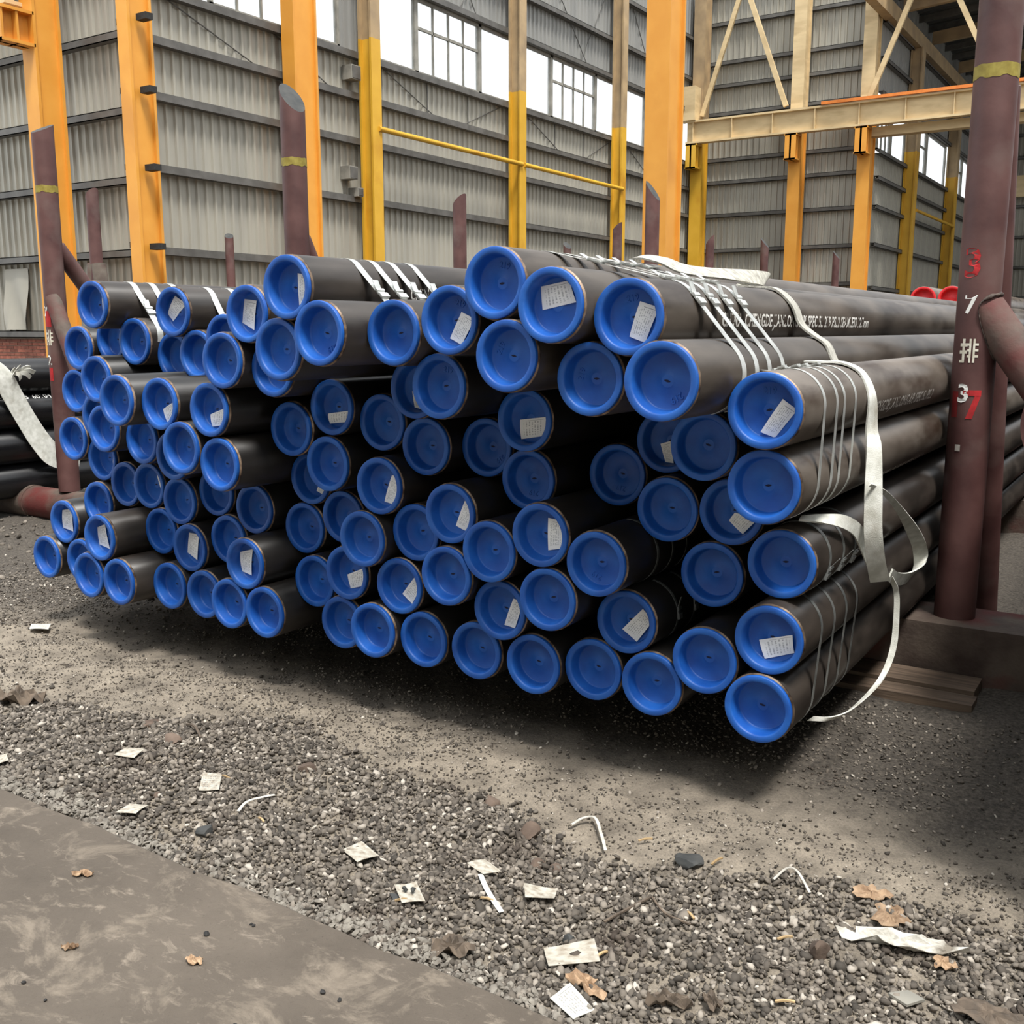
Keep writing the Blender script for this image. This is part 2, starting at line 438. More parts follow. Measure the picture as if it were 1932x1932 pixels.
def paper_material(name, printed, stain, white=srgb(186, 181, 168)):
    m, nt, b = new_mat(name)
    N, L = nt.nodes, nt.links
    tc = N.new('ShaderNodeTexCoord')
    sep = N.new('ShaderNodeSeparateXYZ')
    L.new(tc.outputs['UV'], sep.inputs[0])
    base = N.new('ShaderNodeValToRGB')
    nz = N.new('ShaderNodeTexNoise')
    nz.inputs['Scale'].default_value = 4.0
    nz.inputs['Detail'].default_value = 6
    L.new(tc.outputs['UV'], nz.inputs['Vector'])
    base.color_ramp.elements[0].position = 0.40
    base.color_ramp.elements[0].color = (*white, 1)
    base.color_ramp.elements[1].position = 0.72
    base.color_ramp.elements[1].color = (*(white if not stain else srgb(130, 116, 98)), 1)
    L.new(nz.outputs['Fac'], base.inputs['Fac'])
    col = base.outputs['Color']
    if printed:
        # printed text rows: thin stripes broken into words inside a margin
        def math_(op, a, bb=None):
            n = N.new('ShaderNodeMath')
            n.operation = op
            for i, v in enumerate((a, bb)):
                if v is None:
                    continue
                if hasattr(v, 'is_output'):
                    L.new(v, n.inputs[i])
                else:
                    n.inputs[i].default_value = v
            return n.outputs[0]
        u, v = sep.outputs[0], sep.outputs[1]
        rows = math_('FRACT', math_('MULTIPLY', u, 9.0))
        line = math_('LESS_THAN', rows, 0.45)
        cell = N.new('ShaderNodeCombineXYZ')
        L.new(math_('FLOOR', math_('MULTIPLY', u, 9.0)), cell.inputs[0])
        L.new(math_('FLOOR', math_('MULTIPLY', v, 40.0)), cell.inputs[1])
        wn_ = N.new('ShaderNodeTexWhiteNoise')
        L.new(cell.outputs[0], wn_.inputs['Vector'])
        word = math_('GREATER_THAN', wn_.outputs['Value'], 0.42)
        mar = math_('MULTIPLY', math_('MULTIPLY', math_('GREATER_THAN', u, 0.14), math_('LESS_THAN', u, 0.9)),
                    math_('MULTIPLY', math_('GREATER_THAN', v, 0.12), math_('LESS_THAN', v, 0.86)))
        ink = math_('MULTIPLY', math_('MULTIPLY', line, word), mar)
        head = math_('MULTIPLY', math_('GREATER_THAN', v, 0.89), math_('MULTIPLY', math_('LESS_THAN', v, 0.905), math_('MULTIPLY', math_('GREATER_THAN', u, 0.3), math_('LESS_THAN', u, 0.95))))
        ink = math_('MAXIMUM', math_('MULTIPLY', ink, 0.5), math_('MULTIPLY', head, 0.8))
        mx = N.new('ShaderNodeMix')
        mx.data_type = 'RGBA'
        L.new(ink, mx.inputs['Factor'])
        L.new(col, mx.inputs['A'])
        mx.inputs['B'].default_value = (0.08, 0.085, 0.095, 1)
        col = mx.outputs['Result']
    L.new(col, b.inputs['Base Color'])
    b.inputs['Roughness'].default_value = 0.6


paper_material('paper_printed', True, False, srgb(236, 236, 232))
paper_material('paper_plain', False, True)
paper_material('paper_printed_old', True, True)

gm, gnt, gb = new_mat('window_film')
gN, gL = gnt.nodes, gnt.links
tr = gN.new('ShaderNodeBsdfTransparent')
tr.inputs['Color'].default_value = (0.97, 0.98, 0.98, 1)
tl = gN.new('ShaderNodeBsdfTranslucent')
tl.inputs['Color'].default_value = (0.9, 0.92, 0.92, 1)
mxs = gN.new('ShaderNodeMixShader')
nzf = gN.new('ShaderNodeTexNoise')
nzf.inputs['Scale'].default_value = 1.5
mrf = gN.new('ShaderNodeMapRange')
mrf.inputs['To Min'].default_value = 0.02
mrf.inputs['To Max'].default_value = 0.3
gL.new(nzf.outputs['Fac'], mrf.inputs['Value'])
gL.new(mrf.outputs[0], mxs.inputs['Fac'])
gL.new(tr.outputs[0], mxs.inputs[1])
gL.new(tl.outputs[0], mxs.inputs[2])
gL.new(mxs.outputs[0], gN['Material Output'].inputs['Surface'])
gN.remove(gb)


# ------------------------------------------------------------------ mesh helpers
class MB:
    """collects faces, then links ONE mesh object"""

    def __init__(s):
        s.v, s.f, s.m = [], [], []

    def add(s, verts, faces, mi=0):
        o = len(s.v)
        s.v += [tuple(p) for p in verts]
        s.f += [tuple(i + o for i in f) for f in faces]
        s.m += [mi] * len(faces)
        return s

    def box(s, x0, x1, y0, y1, z0, z1, mi=0):
        return s.add([(x0, y0, z0), (x1, y0, z0), (x1, y1, z0), (x0, y1, z0), (x0, y0, z1), (x1, y0, z1), (x1, y1, z1), (x0, y1, z1)],
                     [(0, 3, 2, 1), (4, 5, 6, 7), (0, 1, 5, 4), (1, 2, 6, 5), (2, 3, 7, 6), (3, 0, 4, 7)], mi)

    def obox(s, c, ax, ay, az, mi=0):
        """box from centre and three half-axis vectors"""
        c, ax, ay, az = map(Vector, (c, ax, ay, az))
        vs_ = [c + sx * ax + sy * ay + sz * az for sz in (-1, 1) for sx, sy in ((-1, -1), (1, -1), (1, 1), (-1, 1))]
        return s.add(vs_, [(0, 3, 2, 1), (4, 5, 6, 7), (0, 1, 5, 4), (1, 2, 6, 5), (2, 3, 7, 6), (3, 0, 4, 7)], mi)

    def lathe(s, prof, n=48, axis='y', mi=0, caps=False):
        vs_ = []
        for r, h in prof:
            for k in range(n):
                a = 2 * math.pi * k / n
                if axis == 'y':
                    vs_.append((r * math.cos(a), h, r * math.sin(a)))
                else:
                    vs_.append((r * math.cos(a), r * math.sin(a), h))
        fs = []
        for i in range(len(prof) - 1):
            for k in range(n):
                k2 = (k + 1) % n
                q = (i * n + k, i * n + k2, (i + 1) * n + k2, (i + 1) * n + k)
                fs.append(q if axis == 'y' else q)
        if caps:
            fs.append(tuple(range(n))[::-1])
            fs.append(tuple((len(prof) - 1) * n + k for k in range(n)))
        return s.add(vs_, fs, mi)

    def tube(s, a, b, r, r2=None, n=20, mi=0, caps=True):
        a, b = Vector(a), Vector(b)
        d = (b - a).normalized()
        u = d.orthogonal().normalized()
        w = d.cross(u)
        r2 = r if r2 is None else r2
        vs_ = []
        for p, rr in ((a, r), (b, r2)):
            for k in range(n):
                t = 2 * math.pi * k / n
                vs_.append(p + rr * (math.cos(t) * u + math.sin(t) * w))
        fs = [(k, (k + 1) % n, n + (k + 1) % n, n + k) for k in range(n)]
        if caps:
            fs += [tuple(range(n))[::-1], tuple(range(n, 2 * n))]
        return s.add(vs_, fs, mi)

    def ribbon(s, pts, wid, th=0.002, mi=0):
        """flat band through pts; wid = list of half-width vectors"""
        pts = [Vector(p) for p in pts]
        wid = [Vector(w) for w in wid]
        vs_ = []
        n = len(pts)
        for i, (p, w) in enumerate(zip(pts, wid)):
            t = (pts[min(i + 1, n - 1)] - pts[max(i - 1, 0)]).normalized()
            nn = t.cross(w).normalized() * th / 2
            vs_ += [p - w - nn, p + w - nn, p + w + nn, p - w + nn]
        fs = []
        for i in range(n - 1):
            for k in range(4):
                k2 = (k + 1) % 4
                fs.append((i * 4 + k, i * 4 + k2, i * 4 + 4 + k2, i * 4 + 4 + k))
        fs += [(3, 2, 1, 0), tuple(4 * (n - 1) + k for k in range(4))]
        return s.add(vs_, fs, mi)

    def mesh(s, name, mats, smooth=False, ang=35):
        me = bpy.data.meshes.new(name)
        me.from_pydata(s.v, [], s.f)
        for m in (mats if isinstance(mats, (list, tuple)) else [mats]):
            me.materials.append(MATS[m])
        if any(s.m):
            me.polygons.foreach_set('material_index', s.m)
        bm = bmesh.new()
        bm.from_mesh(me)
        bmesh.ops.recalc_face_normals(bm, faces=bm.faces)
        bm.to_mesh(me)
        bm.free()
        if smooth:
            me.shade_smooth()
            me.set_sharp_from_angle(angle=math.radians(ang))
        me.update()
        return me

    def build(s, name, mats, parent=None, smooth=False, ang=35):
        return link(name, s.mesh(name, mats, smooth, ang), parent)


def link(name, me, parent=None, loc=None, rot=None):
    o = bpy.data.objects.new(name, me)
    COL.objects.link(o)
    if parent is not None:
        o.parent = parent
    if loc is not None:
        o.location = loc
    if rot is not None:
        o.rotation_euler = rot
    return o


def empty(name, loc=(0, 0, 0), rot=(0, 0, 0)):
    o = bpy.data.objects.new(name, None)
    o.empty_display_size = 0.1
    COL.objects.link(o)
    o.location = loc
    o.rotation_euler = rot
    return o


def tag(o, label, cat, group=None, kind=None):
    o['label'] = label
    o['category'] = cat
    if group:
        o['group'] = group
    if kind:
        o['kind'] = kind
    return o


def catmull(pts, n=8):
    pts = [Vector(p) for p in pts]
    P = [2 * pts[0] - pts[1]] + pts + [2 * pts[-1] - pts[-2]]
    out = []
    for i in range(1, len(P) - 2):
        for k in range(n):
            t = k / n
            a, b, c, d = P[i - 1], P[i], P[i + 1], P[i + 2]
            out.append(0.5 * ((2 * b) + (c - a) * t + (2 * a - 5 * b + 4 * c - d) * t * t + (3 * b - a - 3 * c + d) * t ** 3))
    out.append(pts[-1])
    return out


def text_mesh(body, size, bold=0.0):
    """flat text as (verts 2D, faces), baseline at y=0 starting at x=0"""
    cu = bpy.data.curves.new('txt', 'FONT')
    cu.body = body
    cu.size = size
    cu.resolution_u = 2
    cu.offset = bold * size
    ob = bpy.data.objects.new('txt', cu)
    COL.objects.link(ob)
    bpy.context.view_layer.update()
    dg = bpy.context.evaluated_depsgraph_get()
    me = ob.evaluated_get(dg).to_mesh()
    v = [(p.co.x, p.co.y) for p in me.vertices]
    f = [tuple(q.vertices) for q in me.polygons]
    ob.evaluated_get(dg).to_mesh_clear()
    bpy.data.objects.remove(ob, do_unlink=True)
    bpy.data.curves.remove(cu)
    return v, f


# ------------------------------------------------------------------ ground, slab
def hnoise(x, y):
    return (0.010 * np.sin(1.7 * x + 0.6) * np.cos(2.3 * y + 1.1) + 0.006 * np.sin(5.1 * x + 2.0 * y) + 0.004 * np.sin(11 * x - 7 * y)
            + 0.003 * np.sin(23 * x + 19 * y + 1) + 0.002 * np.sin(41 * x - 37 * y))


def ground_h(x, y):
    ridge = 0.022 * np.exp(-((y - 2.78 - 0.05 * np.sin(2 * x)) / 0.16) ** 2)
    return np.where(y < 9, hnoise(x, y), 0) * np.clip((y - 1.5) / 0.4, 0, 1) + ridge * (y < 5) - 0.006


xs = np.concatenate([np.linspace(-60, -9.2, 30), np.linspace(-9, -6.1, 60), np.linspace(-6, 0.6, 330), np.linspace(0.7, 40, 30)])
ys = np.concatenate([np.linspace(1.70, 4.2, 125), np.linspace(4.24, 9, 80), np.linspace(9.3, 110, 40)])
XX, YY = np.meshgrid(xs, ys)
ZZ = ground_h(XX, YY)
nx, ny = len(xs), len(ys)
idx = np.arange(nx * ny).reshape(ny, nx)
quads = np.stack([idx[:-1, :-1], idx[:-1, 1:], idx[1:, 1:], idx[1:, :-1]], -1).reshape(-1, 4)
me = bpy.data.meshes.new('floor')
me.vertices.add(nx * ny)
me.vertices.foreach_set('co', np.stack([XX, YY, ZZ], -1).astype(np.float32).ravel())
me.loops.add(quads.size)
me.loops.foreach_set('vertex_index', quads.ravel().astype(np.int32))
me.polygons.add(len(quads))
me.polygons.foreach_set('loop_start', np.arange(0, quads.size, 4, dtype=np.int32))
me.update(calc_edges=True)
me.materials.append(MATS['ground_dirt'])
me.shade_smooth()
floor = link('floor', me)
tag(floor, 'packed grey-brown dirt yard floor running under the racks', 'floor', kind='structure')

sb = MB()
nxs = 160
edge = [-14 + 20 * i / nxs for i in range(nxs + 1)]
tv = []
for x in edge:
    w = 0.006 * math.sin(9 * x) + 0.004 * math.sin(31 * x + 1)
    tv += [(x, -8, 0.022), (x, 1.725 + w, 0.022), (x, 1.735 + w, 0.014), (x, 1.738 + w, -0.12)]
sb.add(tv, [(4 * i + k, 4 * i + 4 + k, 4 * i + 5 + k, 4 * i + 1 + k) for i in range(nxs) for k in range(3)])
slab = sb.build('floor_slab', 'slab')
tag(slab, 'dusty concrete slab with scuffed pale patches bordering the gravel', 'slab', kind='structure')


# ------------------------------------------------------------------ gravel: uncountable, one mesh of real stones
def stones(n, region, smin, smax, seed, zoff=0.0, dens=None):
    r = np.random.default_rng(seed)
    ico_v = []
    ph = (1 + 5 ** 0.5) / 2
    for a in (-1, 1):
        for b in (-ph, ph):
            ico_v += [(0, a, b), (a, b, 0), (b, 0, a)]
    ico_v = np.array(ico_v) / math.sqrt(1 + ph * ph)
    bm = bmesh.new()
    for p in ico_v:
        bm.verts.new(p)
    bmesh.ops.convex_hull(bm, input=bm.verts)
    bm.verts.index_update()
    ico_v = np.array([v.co[:] for v in bm.verts])
    ico_f = np.array([[v.index for v in f.verts] for f in bm.faces])
    bm.free()
    x = r.uniform(region[0], region[1], n * 3)
    y = r.uniform(region[2], region[3], n * 3)
    if dens is not None:
        keep = r.uniform(0, 1, n * 3) < dens(x, y)
        x, y = x[keep], y[keep]
    x, y = x[:n], y[:n]
    n = len(x)
    s = smin + (smax - smin) * r.uniform(0, 1, n) ** 2.2
    sc = np.stack([s * r.uniform(0.8, 1.25, n), s * r.uniform(0.7, 1.0, n), s * r.uniform(0.5, 0.8, n)], 1)
    th = r.uniform(0, 6.283, n)
    V = ico_v[None] * (1 + r.uniform(-0.34, 0.28, (n, 12, 1)))
    V = V * sc[:, None]
    tlt = r.normal(0, 0.35, (n, 2))
    V[:, :, 2] += tlt[:, :1] * V[:, :, 0] + tlt[:, 1:] * V[:, :, 1]
    c, sn = np.cos(th)[:, None], np.sin(th)[:, None]
    X = V[:, :, 0] * c - V[:, :, 1] * sn + x[:, None]
    Y = V[:, :, 0] * sn + V[:, :, 1] * c + y[:, None]
    Z = V[:, :, 2] + (ground_h(x, y) + zoff * r.uniform(0, 1, n) + sc[:, 2] * 0.35)[:, None]
    co = np.stack([X, Y, Z], -1).reshape(-1, 3)
    fa = (ico_f[None] + (np.arange(n) * 12)[:, None, None]).reshape(-1, 3)
    return co, fa


def grav_dens(x, y):
    b = 2.56 + 0.10 * np.sin(2.1 * x + 1) + 0.06 * np.sin(6.3 * x) + np.clip((x + 1.9) * 0.06, 0, 0.15)
    b = b - np.clip((-2.6 - x) * 0.2, 0, 0.5)
    d = np.clip((b - y) / 0.10 + 0.4, 0.0, 1.0)
    hole = 0.5 + 0.5 * np.sin(5.3 * x + 2 * np.sin(3 * y)) * np.sin(6.1 * y + 1.3 * x)
    return d * (0.55 + 0.45 * (hole > 0.25)) * np.where(y < 1.745, 0, 1)


def sparse_dens(x, y):
    clear = ~((x > -2.35) & (y > 4.22) & (y < 5.05)) & ~((x > -5.35) & (y > 4.58) & (y < 5.02))
    return clear * (0.25 + 0.75 * (np.sin(2.2 * x + 1) * np.sin(3.1 * y + 0.4 * x) > 0.1))


parts = [stones(30000, (-4.4, 0.35, 1.742, 2.75), 0.0055, 0.0125, 1, 0.008, grav_dens),
         stones(2200, (-4.2, 0.3, 1.745, 2.6), 0.010, 0.017, 2, 0.010, grav_dens),
         stones(15000, (-4.6, 0.4, 1.742, 2.9), 0.0025, 0.0055, 3, 0.004, None),
         stones(16000, (-6.5, 0.4, 2.6, 5.0), 0.003, 0.0085, 4, 0.003, sparse_dens),
         stones(3500, (-7.5, -3.2, 1.75, 3.6), 0.004, 0.011, 5, 0.003, sparse_dens),
         stones(900, (-9.0, -4.0, 3.4, 6.0), 0.006, 0.025, 6, 0.004, sparse_dens)]
co = np.concatenate([p[0] for p in parts])
off, fl = 0, []
for c_, f_ in parts:
    fl.append(f_ + off)
    off += len(c_)
fa = np.concatenate(fl)
me = bpy.data.meshes.new('gravel')
me.vertices.add(len(co))
me.vertices.foreach_set('co', co.astype(np.float32).ravel())
me.loops.add(fa.size)
me.loops.foreach_set('vertex_index', fa.ravel().astype(np.int32))
me.polygons.add(len(fa))
me.polygons.foreach_set('loop_start', np.arange(0, fa.size, 3, dtype=np.int32))
me.update(calc_edges=True)
me.materials.append(MATS['gravel_stone'])
gravel = link('gravel', me)
tag(gravel, 'loose grey crushed gravel strewn between the slab and the pipe stack', 'gravel', kind='stuff')


def pale_dens(x, y):
    return np.exp(-((y - 1.76) / 0.05) ** 2) * (0.25 + 0.75 * (np.sin(4.1 * x + 1.0) + np.sin(9.7 * x) > -0.4))


co, fa = stones(2600, (-4.2, 0.2, 1.742, 1.92), 0.006, 0.013, 9, 0.016, pale_dens)
me = bpy.data.meshes.new('pale_gravel')
me.from_pydata(co.tolist(), [], fa.tolist())
noise_mat('pale_stone', srgb(104, 98, 90), srgb(138, 132, 122), scale=30, rough=(0.85, 0.95))
me.materials.append(MATS['pale_stone'])
pg = link('pale_stones', me, gravel)
pg['kind'] = 'stuff'
pg['label'] = 'pale dusty stones along the slab edge'


# ------------------------------------------------------------------ building shell
GZ = [2.85, 4.22, 5.40, 6.30]
SILL, WTOP, WALLTOP = 7.17, 8.85, 13.5


def sheet_mesh(z0, z1, mat, width=1.0, pitch=0.2, dep=0.042):
    b = MB()
    prof = []
    n = int(round(width / pitch))
    for i in range(n):
        x = i * pitch
        prof += [(x, 0), (x + 0.62 * pitch, 0), (x + 0.70 * pitch, dep), (x + 0.92 * pitch, dep)]
    prof.append((width, 0))
    v = []
    for x, d in prof:
        v += [(x, -d, z0), (x, -d, z1)]
    b.add(v, [(2 * i, 2 * i + 2, 2 * i + 3, 2 * i + 1) for i in range(len(prof) - 1)])
    return b.mesh('wall_sheet', mat)


SH_LOW = sheet_mesh(0, SILL - 0.1, 'sheet_grey')
SH_BRICK = sheet_mesh(1.4, SILL - 0.1, 'sheet_grey')
SH_FULL = sheet_mesh(0, WALLTOP, 'sheet_grey')
SH_BFULL = sheet_mesh(1.4, WALLTOP, 'sheet_grey')
SH_UP = sheet_mesh(WTOP + 0.05, WALLTOP, 'sheet_upper_shaded')
SH_WIN = sheet_mesh(SILL - 0.1, WTOP + 0.05, 'sheet_upper_shaded')


def wall_root(name, label, loc, rotz):
    o = empty(name, loc, (0, 0, rotz))
    tag(o, label, 'wall', kind='structure')
    return o


def girt(parent, x0, x1, z, name='girt'):
    # C-shaped rail standing 0.16 m proud of the sheets
    b = MB()
    b.box(x0, x1, -0.19, -0.035, z - 0.07, z - 0.055)
    b.box(x0, x1, -0.19, -0.175, z - 0.07, z + 0.06)
    b.box(x0, x1, -0.19, -0.035, z + 0.045, z + 0.06)
    return b.build(name, 'girt_grey', parent)


def rod(parent, a, c, r=0.012, name='tie_rod', mat='girt_grey'):
    return MB().tube(a, c, r, n=6).build(name, mat, parent)


# local frame of each wall: +x along the wall, -y towards the viewer's side
# wall_back runs along the pipes (world +Y), its inner face looks to +X
wa = wall_root('wall_back', 'long grey corrugated metal wall with a band of bright windows high up', (-15.2, 11.8, 0), math.radians(90))
LA = 23
for i in range(LA):
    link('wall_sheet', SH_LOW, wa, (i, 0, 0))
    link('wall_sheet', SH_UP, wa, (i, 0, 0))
for z in GZ + [9.9, 11.2]:
    girt(wa, 0, LA, z)
girt(wa, 0, LA, SILL - 0.06, 'window_sill')
girt(wa, 0, LA, WTOP + 0.02, 'window_head')
for i in (0, 5):
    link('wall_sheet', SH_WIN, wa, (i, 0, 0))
for x0, x1 in ((6.3, 8.1), (12.1, 13.8), (18.0, 19.5), (3.1, 4.6), (0.6, 2.6)):
    rod(wa, (x0, -0.05, SILL - 0.1), (x1, -0.05, GZ[3] + 0.1))
for x0, x1 in ((10.9, 9.4), (16.8, 15.4)):
    rod(wa, (x0, -0.05, SILL - 0.15), (x1, -0.05, GZ[3] + 0.1))
for x0, x1 in ((8.2, 9.9), (13.0, 15.4), (10.9, 9.2), (16.6, 15.0), (18.2, 20.0)):
    rod(wa, (x0, -0.05, 11.2), (x1, -0.05, WTOP + 0.1))
for x in (7.9, 9.5, 13.6, 15.2):
    rod(wa, (x, -0.06, GZ[3]), (x, -0.06, SILL - 0.1), 0.014)
wa_col = wa


def window_unit(idx, parent, x0, x1, cols, rows, z0=SILL + 0.02, z1=WTOP - 0.05, label=''):
    w = empty('window_%d' % idx, (0, 0, 0))
    w.parent = parent
    w['label'] = label
    w['kind'] = 'structure'
    f = 0.06
    b = MB()
    b.box(x0, x0 + f, -0.05, 0.05, z0, z1)
    b.box(x1 - f, x1, -0.05, 0.05, z0, z1)
    b.box(x0, x1, -0.05, 0.05, z0, z0 + f)
    b.box(x0, x1, -0.05, 0.05, z1 - f, z1)
    b.build('window_frame', 'frame_grey', w)
    g = 0.03
    cz = [z0 + f, z0 + f + (z1 - z0 - 2 * f) * 0.62, z1 - f] if rows == 2 else [z0 + f, z1 - f]
    cxs = [x0 + f + (x1 - x0 - 2 * f) * k / cols for k in range(cols + 1)]
    if cols > 1 or rows > 1:
        b = MB()
        for x in cxs[1:-1]:
            b.box(x - g / 2, x + g / 2, -0.03, 0.03, cz[0], cz[-1])
        for z in cz[1:-1]:
            b.box(x0 + f, x1 - f, -0.03, 0.03, z - g, z + g)
        b.build('glazing_bar', 'frame_grey', w)
    for i in range(cols):
        for j in range(len(cz) - 1):
            MB().box(cxs[i], cxs[i + 1], -0.003, 0.003, cz[j], cz[j + 1]).build('pane', 'window_film', w)
    return w


wi = 1
for base in (0, 5.9, 11.8, 17.6):
    for (a, c, n, rws) in ((0.25, 1.65, 1, 1), (1.65, 4.15, 4, 2), (4.15, 5.7, 1, 1)):
        if base == 0 and n == 1 and a < 1:
            continue
        if base == 0 and a > 4:
            c = 5.0
        if base > 17 and a > 4:
            c = 5.4
        window_unit(wi, wa, base + a, base + c, n, rws,
                    label='bright high window with %s in the long wall' % ('small panes' if n > 1 else 'one wide pane'))
        wi += 1

# wall_left: faces the viewer, left of the first corner; brick plinth under the sheets
wl = wall_root('wall_left', 'grey corrugated wall above a red brick plinth left of the corner column', (-31.2, 11.8, 0), 0)
for i in range(16):
    link('wall_sheet', SH_BFULL, wl, (i, 0, 0))
for z in (2.80, 4.0, 5.12, 6.33, 7.6, 9.0, 10.4):
    girt(wl, 0, 16, z)
girt(wl, 0, 16, 1.42, 'sheet_base_rail')
b = MB()
b.box(0, 15.95, -0.10, 0.14, 0, 1.36)
b.build('plinth_core', 'mortar', wl)
bme = MB().box(0, 0.24, -0.012, 0.03, 0, 0.053).mesh('brick', 'brick_a')
for row in range(9, 20):
    z = 0.03 + row * 0.065
    for k in range(27):
        x = 6.6 + k * 0.25 + (0.125 if row % 2 else 0)
        if z > 0.05:
            link('brick', bme, wl, (x, -0.10 + random.uniform(-0.004, 0.004), z))
# torn flap of sheeting at the foot of the left wall
fl_ = MB()
fv = []
for i in range(9):
    for j in range(7):
        u, v = i / 8, j / 6
        fv.append((11.85 + 0.75 * u, -0.06 - 0.16 * (1 - v) * (0.5 + 0.5 * math.sin(u * 7 + v * 4)) - 0.02, 1.5 + 1.15 * v))
fl_.add(fv, [(i * 7 + j, (i + 1) * 7 + j, (i + 1) * 7 + j + 1, i * 7 + j + 1) for i in range(8) for j in range(6)])
fl_.build('torn_sheet', 'sheet_grey', wl, smooth=True)

# wall_step: faces the viewer further back, between the inner corner and the next outer corner
wb = wall_root('wall_step', 'grey corrugated wall section behind the crane beam, facing the yard', (-15.2, 35.0, 0), 0)
LB = 6.2
for i in range(6):
    link('wall_sheet', SH_FULL, wb, (i * LB / 6, 0, 0)).scale.x = LB / 6
for z in (2.99, 4.21, 5.40, 6.50, 7.25, 8.75, 9.66, 10.4, 11.65, 12.6):
    girt(wb, 0, LB, z)

# wall_right: recedes along the pipes beyond the step, dark under its own roof
wc = wall_root('wall_right', 'dark corrugated wall receding under the far roof, with high windows', (-9.0, 35.0, 0), math.radians(90))
for i in range(20):
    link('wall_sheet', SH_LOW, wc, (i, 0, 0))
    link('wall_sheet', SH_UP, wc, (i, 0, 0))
for z in GZ + [9.9, 11.0]:
    girt(wc, 0, 20, z)
girt(wc, 0, 20, SILL - 0.06, 'window_sill')
girt(wc, 0, 20, WTOP + 0.02, 'window_head')
for base, ww in ((0.1, 4.0), (4.3, 6.8), (11.6, 6.5)):
    for (a, c, n, rws) in ((0.1, 0.45 * ww, 3, 2), (0.47 * ww, ww - 0.1, 1, 1)):
        window_unit(wi, wc, base + a, base + c, n, rws, label='bright high window in the dark receding wall')
        wi += 1

# wall_end: closes the far bay
we = wall_root('wall_end', 'far grey corrugated end wall seen past the tall post', (-9.0, 55.0, 0), 0)
for i in range(18):
    link('wall_sheet', SH_FULL, we, (i, 0, 0))
for z in (1.6, 3.0, 4.4, 5.8, 7.2, 9.4, 10.4):
    girt(we, 0, 18, z)

# the hall's other two sides, behind and to the right of the viewer
SH_WIDE = sheet_mesh(0, 12.0, 'sheet_grey', width=6.0, pitch=0.3, dep=0.05)
wf = wall_root('wall_front', 'grey corrugated wall closing the hall opposite the stepped wall', (17.0, -13.0, 0), math.radians(180))
for i in range(9):
    link('wall_sheet', SH_WIDE, wf, (6.0 * i, 0, 0))
wr = wall_root('wall_side', 'grey corrugated side wall of the hall facing the window wall', (17.0, 35.0, 0), math.radians(-90))
for i in range(8):
    link('wall_sheet', SH_WIDE, wr, (6.0 * i, 0, 0))

# roof over the far bay: corrugated deck on purlins with an eave beam
rf = empty('ceiling', (0, 0, 0))
tag(rf, 'dark corrugated roof deck on purlins over the far bay', 'roof', kind='structure')
b = MB()
prof = []
y = 33.6
while y < 55.2:
    prof += [(y, 12.3), (y + 0.12, 12.3), (y + 0.16, 12.34), (y + 0.26, 12.34)]
    y += 0.3
v = []
for yy, zz in prof:
    v += [(-9.2, yy, zz), (17, yy, zz + 1.98)]
b.add(v, [(2 * i, 2 * i + 2, 2 * i + 3, 2 * i + 1) for i in range(len(prof) - 1)])
b.build('roof_deck', 'roof_dark', rf)
for y in np.arange(33.9, 55, 1.5):
    MB().obox((3.9, y, 13.14), (12.9, 0, 0.974), (0, 0.04, 0), (-0.008, 0, 0.1)).build('purlin', 'girt_grey', rf)
MB().box(-8.9, -8.6, 31.0, 55.0, 11.0, 11.45).build('eave_beam', 'column_tan', rf)
for y in (36.5, 41.0, 46.0, 51.0):
    MB().obox((-5.5, y, 12.0), (3.2, 0, 0.24), (0, 0.1, 0), (0, 0, 0.2)).build('rafter', 'column_tan', rf)


